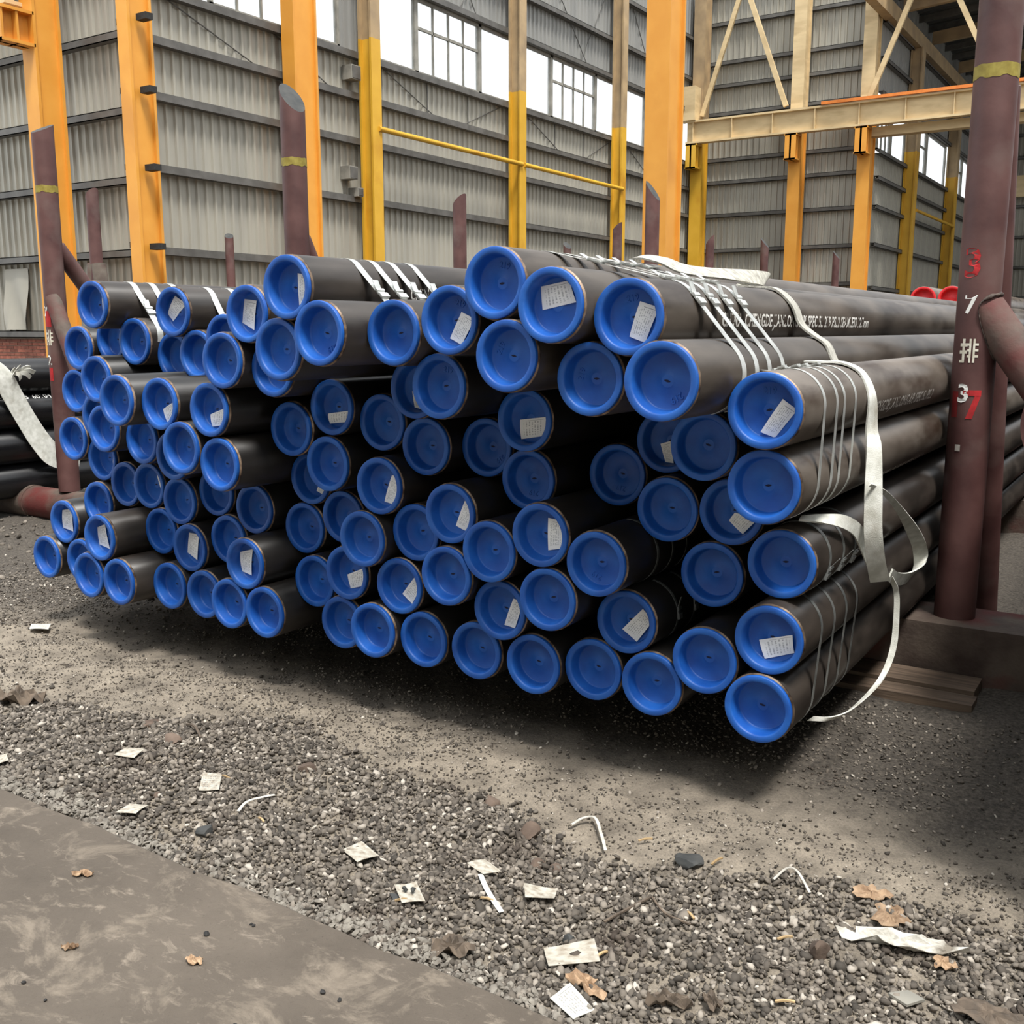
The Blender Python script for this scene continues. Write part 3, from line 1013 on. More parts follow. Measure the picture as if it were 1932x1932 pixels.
# ------------------------------------------------------------------ columns and beams
def h_column(name, label, x, y, b_, h_, z1, flange_axis, mat_low, mat_up=None, split=None, lugs=None, bracket=None, group=None):
    """flange_axis 'y': flange faces look along Y (width along X); 'x': flange faces look along X"""
    root = empty(name, (x, y, 0))
    tag(root, label, 'column', group)
    t = 0.05

    def seg(z0, z1_, mat, nm):
        for s, n2 in ((-1, 'flange'), (1, 'flange')):
            m_ = MB()
            if flange_axis == 'y':
                m_.box(-b_ / 2, b_ / 2, s * h_ / 2 - t / 2, s * h_ / 2 + t / 2, z0, z1_)
            else:
                m_.box(s * h_ / 2 - t / 2, s * h_ / 2 + t / 2, -b_ / 2, b_ / 2, z0, z1_)
            m_.build(n2, mat, root)
        m_ = MB()
        if flange_axis == 'y':
            m_.box(-0.03, b_ / 2 - 0.06, -h_ / 2, h_ / 2, z0, z1_)
        else:
            m_.box(-h_ / 2, h_ / 2, -b_ / 2 + 0.08, 0.03, z0, z1_)
        m_.build('web', mat, root)
    if mat_up:
        seg(0, split, mat_low, '')
        seg(split, z1, mat_up, '')
    else:
        seg(0, z1, mat_low, '')
    for lz in (lugs or []):
        sx = 1 if lz > 0 else -1
        lz = abs(lz)
        MB().box(sx * b_ / 2, sx * (b_ / 2 + 0.24), -0.07, 0.07, lz - 0.05, lz + 0.05).build('lug', 'coal', root)
    if bracket:
        # short corbel with stiffeners carrying the crane beam
        z0, z1_, y0 = bracket
        m_ = MB()
        m_.box(-b_ / 2, b_ / 2, y0, -h_ / 2, z0, z0 + 0.05)
        m_.box(-b_ / 2, b_ / 2, y0, -h_ / 2, z1_ - 0.05, z1_)
        m_.box(-0.03, 0.03, y0, -h_ / 2, z0, z1_)
        m_.box(-b_ / 2 + 0.02, b_ / 2 - 0.02, y0, y0 + 0.04, z0, z1_)
        m_.box(-b_ / 2 + 0.02, b_ / 2 - 0.02, (y0 - h_ / 2) / 2 - 0.02, (y0 - h_ / 2) / 2 + 0.02, z0, z1_)
        m_.build('bracket', mat_low, root)
    return root


h_column('steel_column', 'orange steel column with a bracket carrying the pale crane beam by the torn sheet', -16.62, 11.05, 0.35, 0.45, 13, 'y', 'column_orange',
         bracket=(6.1, 6.65, -0.80))
h_column('steel_column', 'orange steel column with small black lugs at the outer corner by the brick plinth', -14.67, 11.42, 0.27, 0.42, 13, 'y', 'column_orange',
         lugs=[-6.4, -5.35, -4.15, -2.9, 6.4, 5.3, 4.1, 2.85])
h_column('steel_column', 'orange steel column rising behind the slanted-top rack post in the middle', -14.80, 15.28, 0.32, 0.58, 13, 'y', 'column_orange')
h_column('steel_column', 'wide orange free-standing column between the window wall and the stepped wall', -8.31, 17.79, 0.46, 0.60, 13, 'y', 'column_orange')
names = ['nearest the brick plinth corner', 'second along the window wall', 'third along the window wall']
for k, (y, nm) in enumerate(zip((17.36, 23.05, 28.65), names)):
    h_column('wall_column', 'yellow wall column turning tan at the windows, %s' % nm, -14.84, y, 0.30, 0.30, 13, 'x', 'column_yellow', 'column_tan', SILL + 0.25, group='columns along the window wall')
for k, (x, nm) in enumerate(((-14.78, 'in the inner corner'), (-11.34, 'at the middle of the stepped wall'), (-9.12, 'at the outer corner of the stepped wall'))):
    h_column('wall_column', 'yellow column %s, tan above the crane beam' % nm, x, 34.55, 0.40, 0.5, 13.4, 'y', 'column_orange' if k else 'column_yellow', 'column_tan' if k == 0 else 'beam_cream', 8.2,
             bracket=(6.9, 7.7, -0.75))
for k, y in enumerate((39.0, 46.3)):
    h_column('wall_column', 'yellow and tan column %s on the dark receding wall' % ('between the first windows' if k == 0 else 'by the last windows'), -8.72, y, 0.45, 0.35, 11.0, 'x', 'column_yellow', 'column_tan', 7.6)

# tie pipes between the wall columns
for k, (y0, y1) in enumerate(((17.4, 23.0), (23.1, 28.6))):
    t_ = MB().tube((-14.66, y0, 5.65), (-14.66, y1, 5.65), 0.055, n=12).build('tie_pipe', 'column_yellow', smooth=True)
    tag(t_, 'thin yellow tie pipe strung between the %s pair of wall columns' % ('first' if k == 0 else 'second'), 'pipe')
t_ = MB().tube((-8.5, 39.2, 5.65), (-8.5, 46.1, 5.65), 0.055, n=12).build('tie_pipe', 'column_yellow', smooth=True)
tag(t_, 'thin yellow tie pipe on the dark receding wall', 'pipe')

# crane beam along the stepped wall
cbm = empty('crane_beam', (-15.0, 34.0, 0))
tag(cbm, 'cream crane runway beam with stiffener plates and orange rail', 'beam')
MB().box(0, 16, -0.15, 0.15, 7.72, 7.78).build('flange', 'beam_cream', cbm)
MB().box(0, 16, -0.15, 0.15, 8.40, 8.46).build('flange', 'beam_cream', cbm)
MB().box(0, 16, -0.012, 0.012, 7.78, 8.40).build('web', 'beam_cream', cbm)
stm = MB().box(-0.012, 0.012, -0.14, -0.012, 7.78, 8.40).mesh('stiffener', 'beam_cream')
for k in range(12):
    link('stiffener', stm, cbm, (0.25 + 1.38 * k, 0, 0))
MB().box(4.6, 16, -0.22, -0.12, 8.47, 8.56).build('rail', 'rail_orange', cbm)
MB().box(6.0, 16, 0.3, 0.7, 7.45, 7.72).build('lower_girder', 'beam_cream', cbm)
MB().box(-0.25, 0.35, -0.25, 0.25, 8.46, 9.55).build('end_stop', 'beam_cream', cbm)
# V bracing above it
for k, (a, c) in enumerate((((-14.55, 34.16, 8.62), (-13.32, 34.16, 12.3)), ((-13.08, 34.16, 12.3), (-11.65, 34.16, 8.62)), ((-9.0, 34.16, 8.62), (-7.55, 34.16, 12.3)), ((-7.2, 34.16, 12.3), (-5.4, 34.16, 8.62)))):
    d = (Vector(c) - Vector(a))
    mid = (Vector(a) + Vector(c)) / 2
    dn = d.normalized()
    sd = dn.cross(Vector((0, 1, 0))).normalized()
    br_ = MB().obox(mid, d / 2, Vector((0, 0.05, 0)), sd * 0.075).build('diagonal_brace', 'beam_cream')
    nm = ('rising from the inner corner', 'coming down to the middle column', 'rising from the outer corner column', 'coming down behind the tall post')[k]
    tag(br_, 'cream diagonal brace above the crane beam, %s' % nm, 'brace')
# crane beam along the left wall
cb2 = empty('crane_beam', (-31.0, 10.65, 0))
tag(cb2, 'pale crane runway beam resting on the left column bracket', 'beam')
MB().box(0, 14.3, -0.16, 0.16, 6.76, 6.82).build('flange', 'beam_cream', cb2)
MB().box(0, 14.3, -0.16, 0.16, 7.5, 7.56).build('flange', 'beam_cream', cb2)
MB().box(0, 14.3, -0.012, 0.012, 6.82, 7.5).build('web', 'beam_cream', cb2)
st2 = MB().box(-0.012, 0.012, -0.15, -0.012, 6.82, 7.5).mesh('stiffener', 'beam_cream')
for k in range(9):
    link('stiffener', st2, cb2, (6.2 + 1.0 * k, 0, 0))
# far crane beam on the end wall
cb3 = empty('crane_beam', (-8.6, 54.2, 0))
tag(cb3, 'cream crane beam on the far end wall past the tall post', 'beam')
MB().box(0, 17, -0.15, 0.15, 7.55, 8.5).build('girder', 'beam_cream', cb3)
for k in range(12):
    MB().box(0.4 + 1.4 * k, 0.44 + 1.4 * k, -0.17, -0.15, 7.55, 8.5).build('stiffener', 'column_tan', cb3)

# small switch boxes and lamp on the window wall by the first yellow column
for k, (y, z, s) in enumerate(((17.0, 6.72, 0.28), (16.85, 4.72, 0.26), (17.05, 4.35, 0.18))):
    r_ = empty('switch_box', (-15.0, y, z - s / 2))
    tag(r_, ('grey junction box high on the wall under the windows', 'grey switch box on the wall beside the yellow column', 'small grey socket box below the switch box')[k], 'box')
    MB().box(-0.16, 0.1, -s / 2, s / 2, 0, s).build('housing', 'frame_grey', r_)
    MB().box(0.1, 0.115, -s / 2 + 0.02, s / 2 - 0.02, 0.02, s - 0.02).build('cover', 'girt_grey', r_)


# ------------------------------------------------------------------ racks
def post_mesh(r, z0, z1, cut, name, mat, n=32):
    """upright tube with a top cut at a slant; cut = (dx,dy) fall of the top per metre across"""
    b = MB()
    v = []
    for z in (z0, None):
        for k in range(n):
            a = 2 * math.pi * k / n
            x, y = r * math.cos(a), r * math.sin(a)
            v.append((x, y, z0 if z is not None else z1 + cut[0] * x + cut[1] * y))
    f = [(k, (k + 1) % n, n + (k + 1) % n, n + k) for k in range(n)]
    b.add(v, f)
    b.add([v[k] for k in range(n)], [tuple(range(n))[::-1]])
    b.add([v[n + k] for k in range(n)], [tuple(range(n))], 1)
    me_ = b.mesh(name, [mat, 'rock_dark'], True, 40)
    return me_


def wrap_on_post(parent, polys, r, zc, ac, mat, name, lift=0.0015):
    """polys: list of (verts2d, faces) in metres, centred on angle ac and height zc of a post of radius r"""
    b = MB()
    for v2, f in polys:
        v = []
        for x, z in v2:
            a = ac + x / r
            v.append(((r + lift) * math.cos(a), (r + lift) * math.sin(a), zc + z))
        b.add(v, f)
    return b.build(name, mat, parent)


def glyph(ch, h):
    v, f = text_mesh(ch, h / 0.7, 0.022)
    w = max(p[0] for p in v) - min(p[0] for p in v)
    x0 = min(p[0] for p in v)
    return [([(x - x0 - w / 2, z - h / 2) for x, z in v], f)]


def rects(L):
    out = []
    for x0, x1, z0, z1 in L:
        n = 5
        v, f = [], []
        for i in range(n + 1):
            x = x0 + (x1 - x0) * i / n
            v += [(x, z0), (x, z1)]
        f = [(2 * i, 2 * i + 2, 2 * i + 3, 2 * i + 1) for i in range(n)]
        out.append((v, f))
    return out


def pai(h):
    """strokes of the row character painted on the posts"""
    s = h / 2
    return rects([(-0.42 * s, -0.20 * s, -s, s), (-0.62 * s, 0.0 * s, 0.35 * s, 0.62 * s), (-0.66 * s, -0.02 * s, -0.25 * s, 0.02 * s), (-0.66 * s, -0.42 * s, -s, -0.78 * s),
                  (0.14 * s, 0.30 * s, -s, s), (0.44 * s, 0.60 * s, -s, s),
                  (0.0 * s, 0.14 * s, 0.42 * s, 0.62 * s), (0.0 * s, 0.14 * s, -0.06 * s, 0.14 * s), (0.0 * s, 0.14 * s, -0.56 * s, -0.36 * s),
                  (0.60 * s, 0.86 * s, 0.42 * s, 0.62 * s), (0.60 * s, 0.86 * s, -0.06 * s, 0.14 * s), (0.60 * s, 0.86 * s, -0.56 * s, -0.36 * s)])


def band(parent, r, z, hgt, mat='paint_yellow_band'):
    n = 40
    b = MB()
    v = []
    for k in range(n):
        a = 2 * math.pi * k / n
        w = 0.004 * math.sin(5 * a) + 0.003 * math.sin(11 * a)
        v += [((r + 0.0012) * math.cos(a), (r + 0.0012) * math.sin(a), z - hgt / 2 + w), ((r + 0.0012) * math.cos(a), (r + 0.0012) * math.sin(a), z + hgt / 2 + w * 0.4)]
    b.add(v, [(2 * k, (2 * k + 2) % (2 * n), (2 * k + 3) % (2 * n), 2 * k + 1) for k in range(n)])
    return b.build('paint_band', mat, parent)


BT = 0.2405   # top of the ground bearers
# right-hand upright
pr = empty('rack_post', (-0.762, 4.80, BT))
tag(pr, 'tall red-brown steel rack post painted 3, 7 and a row sign, with a welded brace', 'post', 'rack posts')
R = 0.086
link('upright', post_mesh(R, 0, 2.66, (-0.9, 0.7), 'upright', 'rack_red'), pr)
band(pr, R, 2.29, 0.052)
AC = math.radians(-82)
wrap_on_post(pr, glyph('3', 0.115), R, 1.535, math.radians(-105), 'paint_red', 'painted_number')
wrap_on_post(pr, glyph('7', 0.072), R, 1.365, math.radians(-101), 'paint_white', 'painted_number')
wrap_on_post(pr, pai(0.10), R, 1.172, math.radians(-101), 'paint_bone', 'painted_sign')
wrap_on_post(pr, glyph('3', 0.075), R, 0.995, math.radians(-104), 'paint_white', 'painted_number', 0.0025)
bar7 = rects([(-0.036, 0.036, 0.038, 0.062)])
leg7 = [([(0.012, 0.040), (0.036, 0.040), (0.006, -0.06), (-0.020, -0.06)], [(0, 3, 2, 1)])]
wrap_on_post(pr, bar7 + leg7, R, 0.945, math.radians(-80), 'paint_red', 'painted_number', 0.002)
wrap_on_post(pr, rects([(-0.016, 0.016, -0.055, 0.055)]), R, 0.945, math.radians(-128), 'paint_red_dark', 'painted_number')
wrap_on_post(pr, rects([(-0.011, 0.011, -0.014, 0.014)]), R, 0.76, math.radians(-108), 'stencil_grey', 'paint_smear')
bra, brb = Vector((0.03, -0.006, 1.345)), Vector((0.56, -0.11, 0.634))
MB().tube(bra, brb, 0.080, n=28).build('brace', 'brace_dusty', pr, True)
wd = MB()
dn = (brb - bra).normalized()
u_ = dn.orthogonal().normalized()
w_ = dn.cross(u_)
ringp = []
for k in range(48):
    a = 2 * math.pi * k / 48
    p0 = bra + 0.081 * (math.cos(a) * u_ + math.sin(a) * w_)
    A_ = dn.x ** 2 + dn.y ** 2
    B_ = 2 * (p0.x * dn.x + p0.y * dn.y)
    C_ = p0.x ** 2 + p0.y ** 2 - (R + 0.001) ** 2
    disc = max(B_ * B_ - 4 * A_ * C_, 0)
    ringp.append(p0 + dn * ((-B_ + math.sqrt(disc)) / (2 * A_)))
rv, rf_ = [], []
for k in range(48):
    t = (ringp[(k + 1) % 48] - ringp[k - 1]).normalized()
    o1 = t.orthogonal().normalized()
    o2 = t.cross(o1)
    rr = 0.0085 + 0.003 * math.sin(5.3 * k)
    for j in range(6):
        aj = j * math.pi / 3
        rv.append(ringp[k] + rr * (math.cos(aj) * Vector((0, 0, 1)) + math.sin(aj) * t.cross(Vector((0, 0, 1))).normalized()))
for k in range(48):
    for j in range(6):
        rf_.append((k * 6 + j, ((k + 1) % 48) * 6 + j, ((k + 1) % 48) * 6 + (j + 1) % 6, k * 6 + (j + 1) % 6))
wd.add(rv, rf_)
wd.build('weld_seam', 'weld', pr, True, 80)
MB().tube((0.012, 0.744, -0.25), (0.012, 0.08, 2.25), 0.072, n=24).build('rear_strut', 'rack_red', pr, True)
tubeb = MB()
tubeb.lathe([(0.185, 0.0), (0.200, 0.0), (0.200, 1.2), (0.185, 1.2), (0.185, 0.0)], 48)
tb = tubeb.build('cross_tube', 'rack_red', pr, True)
tb.location = (0.505, -0.90, 0.945)

# middle upright behind the stack and left upright
pm = empty('rack_post', (-4.955, 5.03, BT))
tag(pm, 'red-brown rack post with a slanted top standing in front of an orange column', 'post', 'rack posts')
link('upright', post_mesh(0.08, 0, 2.72, (-1.2, 0.2), 'upright', 'rack_red'), pm)
band(pm, 0.08, 2.32, 0.05)
MB().tube((0.0, 0.05, 1.85), (0.0, 1.18, -0.25), 0.055, n=20).build('brace', 'rack_red', pm, True)
pl = empty('rack_post', (-7.34, 4.83, BT))
tag(pl, 'red-brown rack post painted 7, a row sign and 2, beside black coated pipes', 'post', 'rack posts')
link('upright', post_mesh(0.08, 0, 2.74, (0.0, 0.5), 'upright', 'rack_red'), pl)
band(pl, 0.08, 2.30, 0.05)
LA_ = math.radians(-62)
LF = math.radians(-96)
wrap_on_post(pl, glyph('7', 0.075), 0.08, 1.40, LF, 'paint_white', 'painted_number', 0.0022)
wrap_on_post(pl, rects([(-0.012, 0.045, -0.10, 0.02)]), 0.08, 1.38, LF, 'paint_red', 'painted_patch')
wrap_on_post(pl, pai(0.12), 0.08, 1.20, LF, 'paint_bone', 'painted_sign')
wrap_on_post(pl, glyph('2', 0.075), 0.08, 1.03, LF, 'paint_white', 'painted_number', 0.0022)
wrap_on_post(pl, rects([(-0.012, 0.03, -0.10, 0.0)]), 0.08, 0.97, LF, 'paint_red', 'painted_patch')
MB().tube((0.0, 0.05, 1.88), (0.03, 1.69, -0.25), 0.062, n=20).build('brace', 'rack_red', pl, True)
MB().tube((0.02, -0.035, 1.50), (0.82, -0.10, 0.0), 0.060, n=20).build('brace', 'brace_dusty', pl, True)

# other racks further back
far_posts = [(-11.135, 7.912, 3.1, (0.8, 0)), (-14.105, 12.677, 3.1, (-0.5, 0.4)), (-7.847, 10.843, 3.1, (0.9, 0)), (-5.421, 11.349, 3.1, (-1.4, 0)), (-7.737, 14.938, 3.1, (0.9, 0)),
             (-7.448, 18.03, 3.1, (1.2, 0)), (-6.815, 19.13, 3.1, (-1.2, 0)), (-6.598, 23.06, 3.1, (-1.2, 0)), (-10.219, 17.644, 3.1, (-0.8, 0.4)), (-2.82, 19.206, 3.1, (1.0, 0)),
             (-4.63, 27.0, 3.1, (1.0, 0))]
fl_lab = ['short red rack post with splayed gussets behind the strapped pipes', 'red-brown rack post with oval cut top between the corner column and the middle post',
          'red-brown rack post with pointed top rising behind the stack in front of the window wall', 'red-brown rack post in front of the wide orange free-standing column',
          'thin rack post in front of the last yellow wall column', 'thin rack post just right of the inner corner column', 'thin rack post with a pale ring before the stepped wall',
          'thin rack post before the outer corner of the stepped wall', 'tip of a rack post peeking over the strapped top pipes', 'red rack post right behind the tall numbered post',
          'tiny far rack post before the dark receding wall']
for k, (x, y, z, cut) in enumerate(far_posts):
    o = empty('rack_post', (x, y, 0))
    tag(o, fl_lab[k], 'post', 'rack posts')
    link('upright', post_mesh(0.075 if k not in (2, 3) else 0.085, 0, z, cut, 'upright', 'rack_red', 20), o)
    if k == 0:
        for sx in (-0.13, 0.13):
            MB().tube((sx * 0.3, 0, 2.28), (sx * 2.6, 0, 0.0), 0.085, n=16).build('gusset', 'brace_dusty', o, True)
    if k == 6:
        band(o, 0.075, 2.35, 0.04, 'column_tan')

# ground bearers
bb_ = MB()
bb_.box(-5.3, 1.6, 4.62, 4.98, -0.05, BT)
br = bb_.build('ground_bearer', 'rack_base')
tag(br, 'low dusty red-brown steel bearer lying across under the tall numbered post', 'beam', 'ground bearers')
tb2 = empty('ground_bearer', (-8.9, 4.83, 0.11))
tag(tb2, 'dusty pipe bearer with a steel band lying under the left rack post', 'beam', 'ground bearers')
ob = MB().tube((0, 0, 0), (3.6, 0, 0), 0.13, n=28).build('bearer_tube', 'rack_base', tb2, True)
MB().tube((0.42, 0, 0), (0.47, 0, 0), 0.134, n=28).build('band', 'strap_dark', tb2, True)
MB().tube((1.05, 0, 0), (1.09, 0, 0), 0.136, n=28).build('band', 'rack_base', tb2, True)
for k, y in enumerate((8.6, 12.6)):
    o = MB().box(-5.3, 1.6, y - 0.18, y + 0.18, -0.05, BT).build('ground_bearer', 'rack_base')
    tag(o, 'hidden steel bearer under the %s of the blue-capped pipes' % ('middle' if k == 0 else 'far end'), 'beam', 'ground bearers')

# planks under the stack edge
for k, (x0, x1, y0, y1, z1) in enumerate(((-2.2, -0.60, 4.40, 4.60, 0.035), (-2.3, -0.585, 4.26, 4.385, 0.022))):
    b = MB().box(x0, x1, y0, y1, -0.02, z1)
    o = b.build('wooden_board', 'wood')
    tag(o, 'weathered %s wooden board lying by the bearer under the hanging sling' % ('wide' if k == 0 else 'narrow'), 'board')
# ------------------------------------------------------------------ blue-capped pipes
PR = 0.1095
PLEN = 11.6


def pipe_mesh(mat, rad, wall, length, n=48):
    b = MB()
    ri = rad - wall
    b.lathe([(rad - 0.004, 0.0), (rad, 0.004), (rad, length), (ri, length), (ri, length - 0.4)], n)
    return b.mesh('pipe_wall', mat, True, 50)


PM = {'b': pipe_mesh('pipe_black', PR, 0.011, PLEN), 'w': pipe_mesh('pipe_brown', PR, 0.011, PLEN), 'd': pipe_mesh('pipe_dusty', PR, 0.011, PLEN), 'm': pipe_mesh('pipe_mid', PR, 0.011, PLEN)}
rim = MB()
rim.lathe([(PR - 0.0038, -0.0004), (PR + 0.0002, 0.0038), (PR + 0.0003, 0.007)], 48)
rim.lathe([(PR - 0.0120, -0.0003), (PR - 0.0037, -0.0004)], 48)
RIM = rim.mesh('cut_edge', 'pipe_rim', True)


def cap_mesh(s, mat, n=56):
    prof = [(0.1060, 0.0), (0.1067, -0.004), (0.1067, -0.0108), (0.1060, -0.0132), (0.1046, -0.0142), (0.0900, -0.0132), (0.0868, -0.0115), (0.0848, -0.0080),
            (0.0835, -0.002), (0.0815, 0.022), (0.0800, 0.030), (0.0785, 0.0345), (0.0760, 0.0362), (0.050, 0.0366), (0.0205, 0.0368), (0.0185, 0.0350), (0.0170, 0.0348), (0.0010, 0.0342)]
    b = MB()
    b.lathe([(r * s, y * s) for r, y in prof], n)
    k0 = len(b.v) - n
    b.f.append(tuple(range(k0, k0 + n)))
    b.m.append(0)
    return b.mesh('end_cap', mat, True, 45)


CAP = cap_mesh(1.0, 'cap_blue')
sl = MB()
sv = []
for k in range(12):
    a = 2 * math.pi * k / 12
    sv.append((0.0100 * math.cos(a), 0.0336, 0.0036 * math.sin(a) * (1 - abs(math.cos(a)) * 0.4)))
sl.add(sv, [tuple(range(12))])
SLIT = sl.mesh('vent_slit', 'slit_dark')
ev, ef = text_mesh('219', 0.026, 0.012)
em = MB()
n_ = len(ev)
be = {}
for f in ef:
    for k in range(len(f)):
        e_ = (f[k], f[(k + 1) % len(f)])
        be[e_] = be.get((e_[1], e_[0]), 0) + 1
        if (e_[1], e_[0]) in be:
            be[e_] = be[(e_[1], e_[0])] = 2
sides = [(a, b_, n_ + b_, n_ + a) for (a, b_), c in be.items() if c == 1]
em.add([(x - 0.020, 0.0372, z) for x, z in ev] + [(x - 0.020, 0.0342, z) for x, z in ev], [tuple(n_ + i for i in f) for f in ef] + sides)
EMB = em.mesh('embossed_number', 'cap_blue')

BROWN = {23, 25}
MID = {17, 18, 19, 22}
DUSTY = {1, 2, 3, 6, 13, 14, 15, 16, 20, 21, 29, 30, 32, 79, 74, 24}
# number the stack: bottom row from the wooden board, then levels above each bottom pipe
order = sorted([i for i in range(len(PIPES)) if PIPES[i][2] < 0.40], key=lambda i: -PIPES[i][0])
ORD = ['first', 'second', 'third', 'fourth', 'fifth', 'sixth', 'seventh', 'eighth', 'ninth', 'tenth', 'eleventh', 'twelfth', 'thirteenth', 'fourteenth', 'fifteenth',
       'sixteenth', 'seventeenth', 'eighteenth']
colmap = {}
for i, (x, y, z) in enumerate(PIPES):
    if i in order:
        continue
    c = min(range(len(order)), key=lambda k: abs(PIPES[order[k]][0] - x))
    colmap.setdefault(c, []).append(i)
LAB = {}
for k, i in enumerate(order):
    LAB[i] = 'bottom row, %s from the boards' % ORD[k]
for c, L_ in colmap.items():
    for lv, i in enumerate(sorted(L_, key=lambda i: PIPES[i][2])):
        LAB[i] = '%s up above %s bottom pipe from boards' % (ORD[lv], ORD[c])


def tag_mesh(cor, seed):
    r = random.Random(seed)
    # corners tl, tr, br, bl ; u across, v down the sheet
    n = 6
    v, uv = [], []
    bend = r.uniform(0.003, 0.009)
    ph = r.uniform(0, 6)
    for i in range(n + 1):
        for j in range(n + 1):
            s, t = i / n, j / n
            x = (cor[0][0] * (1 - s) + cor[1][0] * s) * (1 - t) + (cor[3][0] * (1 - s) + cor[2][0] * s) * t
            z = (cor[0][1] * (1 - s) + cor[1][1] * s) * (1 - t) + (cor[3][1] * (1 - s) + cor[2][1] * s) * t
            y = 0.0318 - bend * (math.sin(math.pi * t) * 0.5 + 0.5 * math.cos(math.pi * s + ph))
            v.append((x, min(y, 0.0325), z))
            uv.append((s, 1 - t))
    f = [(i * (n + 1) + j, (i + 1) * (n + 1) + j, (i + 1) * (n + 1) + j + 1, i * (n + 1) + j + 1) for i in range(n) for j in range(n)]
    me_ = bpy.data.meshes.new('paper_tag')
    me_.from_pydata(v, [], f)
    ul = me_.uv_layers.new(name='UVMap')
    for lp in me_.loops:
        ul.data[lp.index].uv = uv[lp.vertex_index]
    me_.materials.append(MATS['paper_printed'])
    me_.shade_smooth()
    me_.update()
    return me_


PIPE_OBJ = {}
EMB_ON = {11: -50, 14: -60, 17: 75, 19: 100, 20: 165, 21: 165, 22: -45, 23: 80, 50: 75, 45: -100, 46: -90, 49: -50, 16: 75, 40: -120, 12: -30}
for i, (x, y, z) in enumerate(PIPES):
    no = i + 1
    r = random.Random(no)
    root = empty('steel_pipe', (x, y + 0.0142, z))
    tagged = no in TAGS
    look = 'grey-brown' if no in BROWN else 'dark brown' if no in MID else ('dusty black' if no in DUSTY else 'black')
    tag(root, '%s pipe, %s blue cap, %s' % (look, 'tagged' if tagged else 'bare', LAB[i]), 'pipe', 'blue-capped pipes in the stack')
    link('pipe_wall', PM['w' if no in BROWN else 'm' if no in MID else ('d' if no in DUSTY else 'b')], root)
    rm = link('cut_edge', RIM, root)
    cp = link('end_cap', CAP, root, (r.uniform(-0.0012, 0.0012), -r.uniform(0.0, 0.003), r.uniform(-0.0012, 0.0012)), (0, r.uniform(-0.25, 0.25), 0))
    link('vent_slit', SLIT, cp)
    if no in EMB_ON:
        a = math.radians(EMB_ON[no])
        e = link('embossed_number', EMB, cp, (0.045 * math.cos(a), 0, 0.045 * math.sin(a)), (0, -a + math.pi / 2, 0))
    if tagged:
        t_ = link('paper_tag', tag_mesh(TAGS[no], no), root)
        t_['label'] = 'white printed paper tag'
    PIPE_OBJ[no] = root


def pipe_text(no, body, size, y0, zang, mat, stretch=1.0):
    """stencil on the flank of a pipe: reads along +Y, zang = angle of the baseline above the horizontal"""
    x, y, z = PIPES[no - 1]
    r = PR + 0.0008
    at = y0 - y - 0.0142
    for word in body.split():
        v2, f = text_mesh(word, size, 0.02)
        v = []
        for tx, ty in v2:
            a = zang + ty * 1.15 / r
            v.append((r * math.cos(a), at + tx * stretch, r * math.sin(a)))
        at += (max(p[0] for p in v2) + 0.32 * size) * stretch
        MB().add(v, f).build('stencil_text', mat, PIPE_OBJ[no])


pipe_text(19, 'CHINA CHENGDE JIANLONG API SPEC 5L 219 PSL2 SEAMLESS 12.7mm', 0.052, 3.03, math.radians(-13), 'stencil_white', 1.08)
pipe_text(13, 'CHINA', 0.052, 3.08, math.radians(-16), 'stencil_white', 0.9)
pipe_text(23, 'CHENGDE JIANLONG API SPEC 5L PSL2', 0.052, 3.50, math.radians(-30), 'stencil_grey', 1.1)
pipe_text(25, 'CHENGDE JIANLONG API SPEC 5L PSL2', 0.048, 3.62, math.radians(-58), 'stencil_grey', 1.1)


# ------------------------------------------------------------------ steel straps
def hull2(P):
    P = sorted(set(P))

    def half(pts):
        h = []
        for p in pts:
            while len(h) >= 2 and (h[-1][0] - h[-2][0]) * (p[1] - h[-2][1]) - (h[-1][1] - h[-2][1]) * (p[0] - h[-2][0]) <= 0:
                h.pop()
            h.append(p)
        return h
    lo, up = half(P), half(P[::-1])
    return lo[:-1] + up[:-1]


def strap_path(ids, a0, a1, off=0.0014):
    """part of the taut outline around the pipes whose outward normal lies between a0 and a1 degrees (going down from a0)"""
    pts = []
    n = 96
    for no in ids:
        x, _, z = PIPES[no - 1]
        for k in range(n):
            a = 2 * math.pi * k / n
            pts.append((round(x + (PR + off) * math.cos(a), 5), round(z + (PR + off) * math.sin(a), 5), a))
    H = hull2([(p[0], p[1]) for p in pts])
    ang = {(p[0], p[1]): p[2] for p in pts}
    out = []
    for h in H:
        a = math.degrees(ang[h])
        while a > a0 + 1e-6:
            a -= 360
        if a >= a1:
            out.append((a, h))
    out.sort(key=lambda t: -t[0])
    return [h for _, h in out]


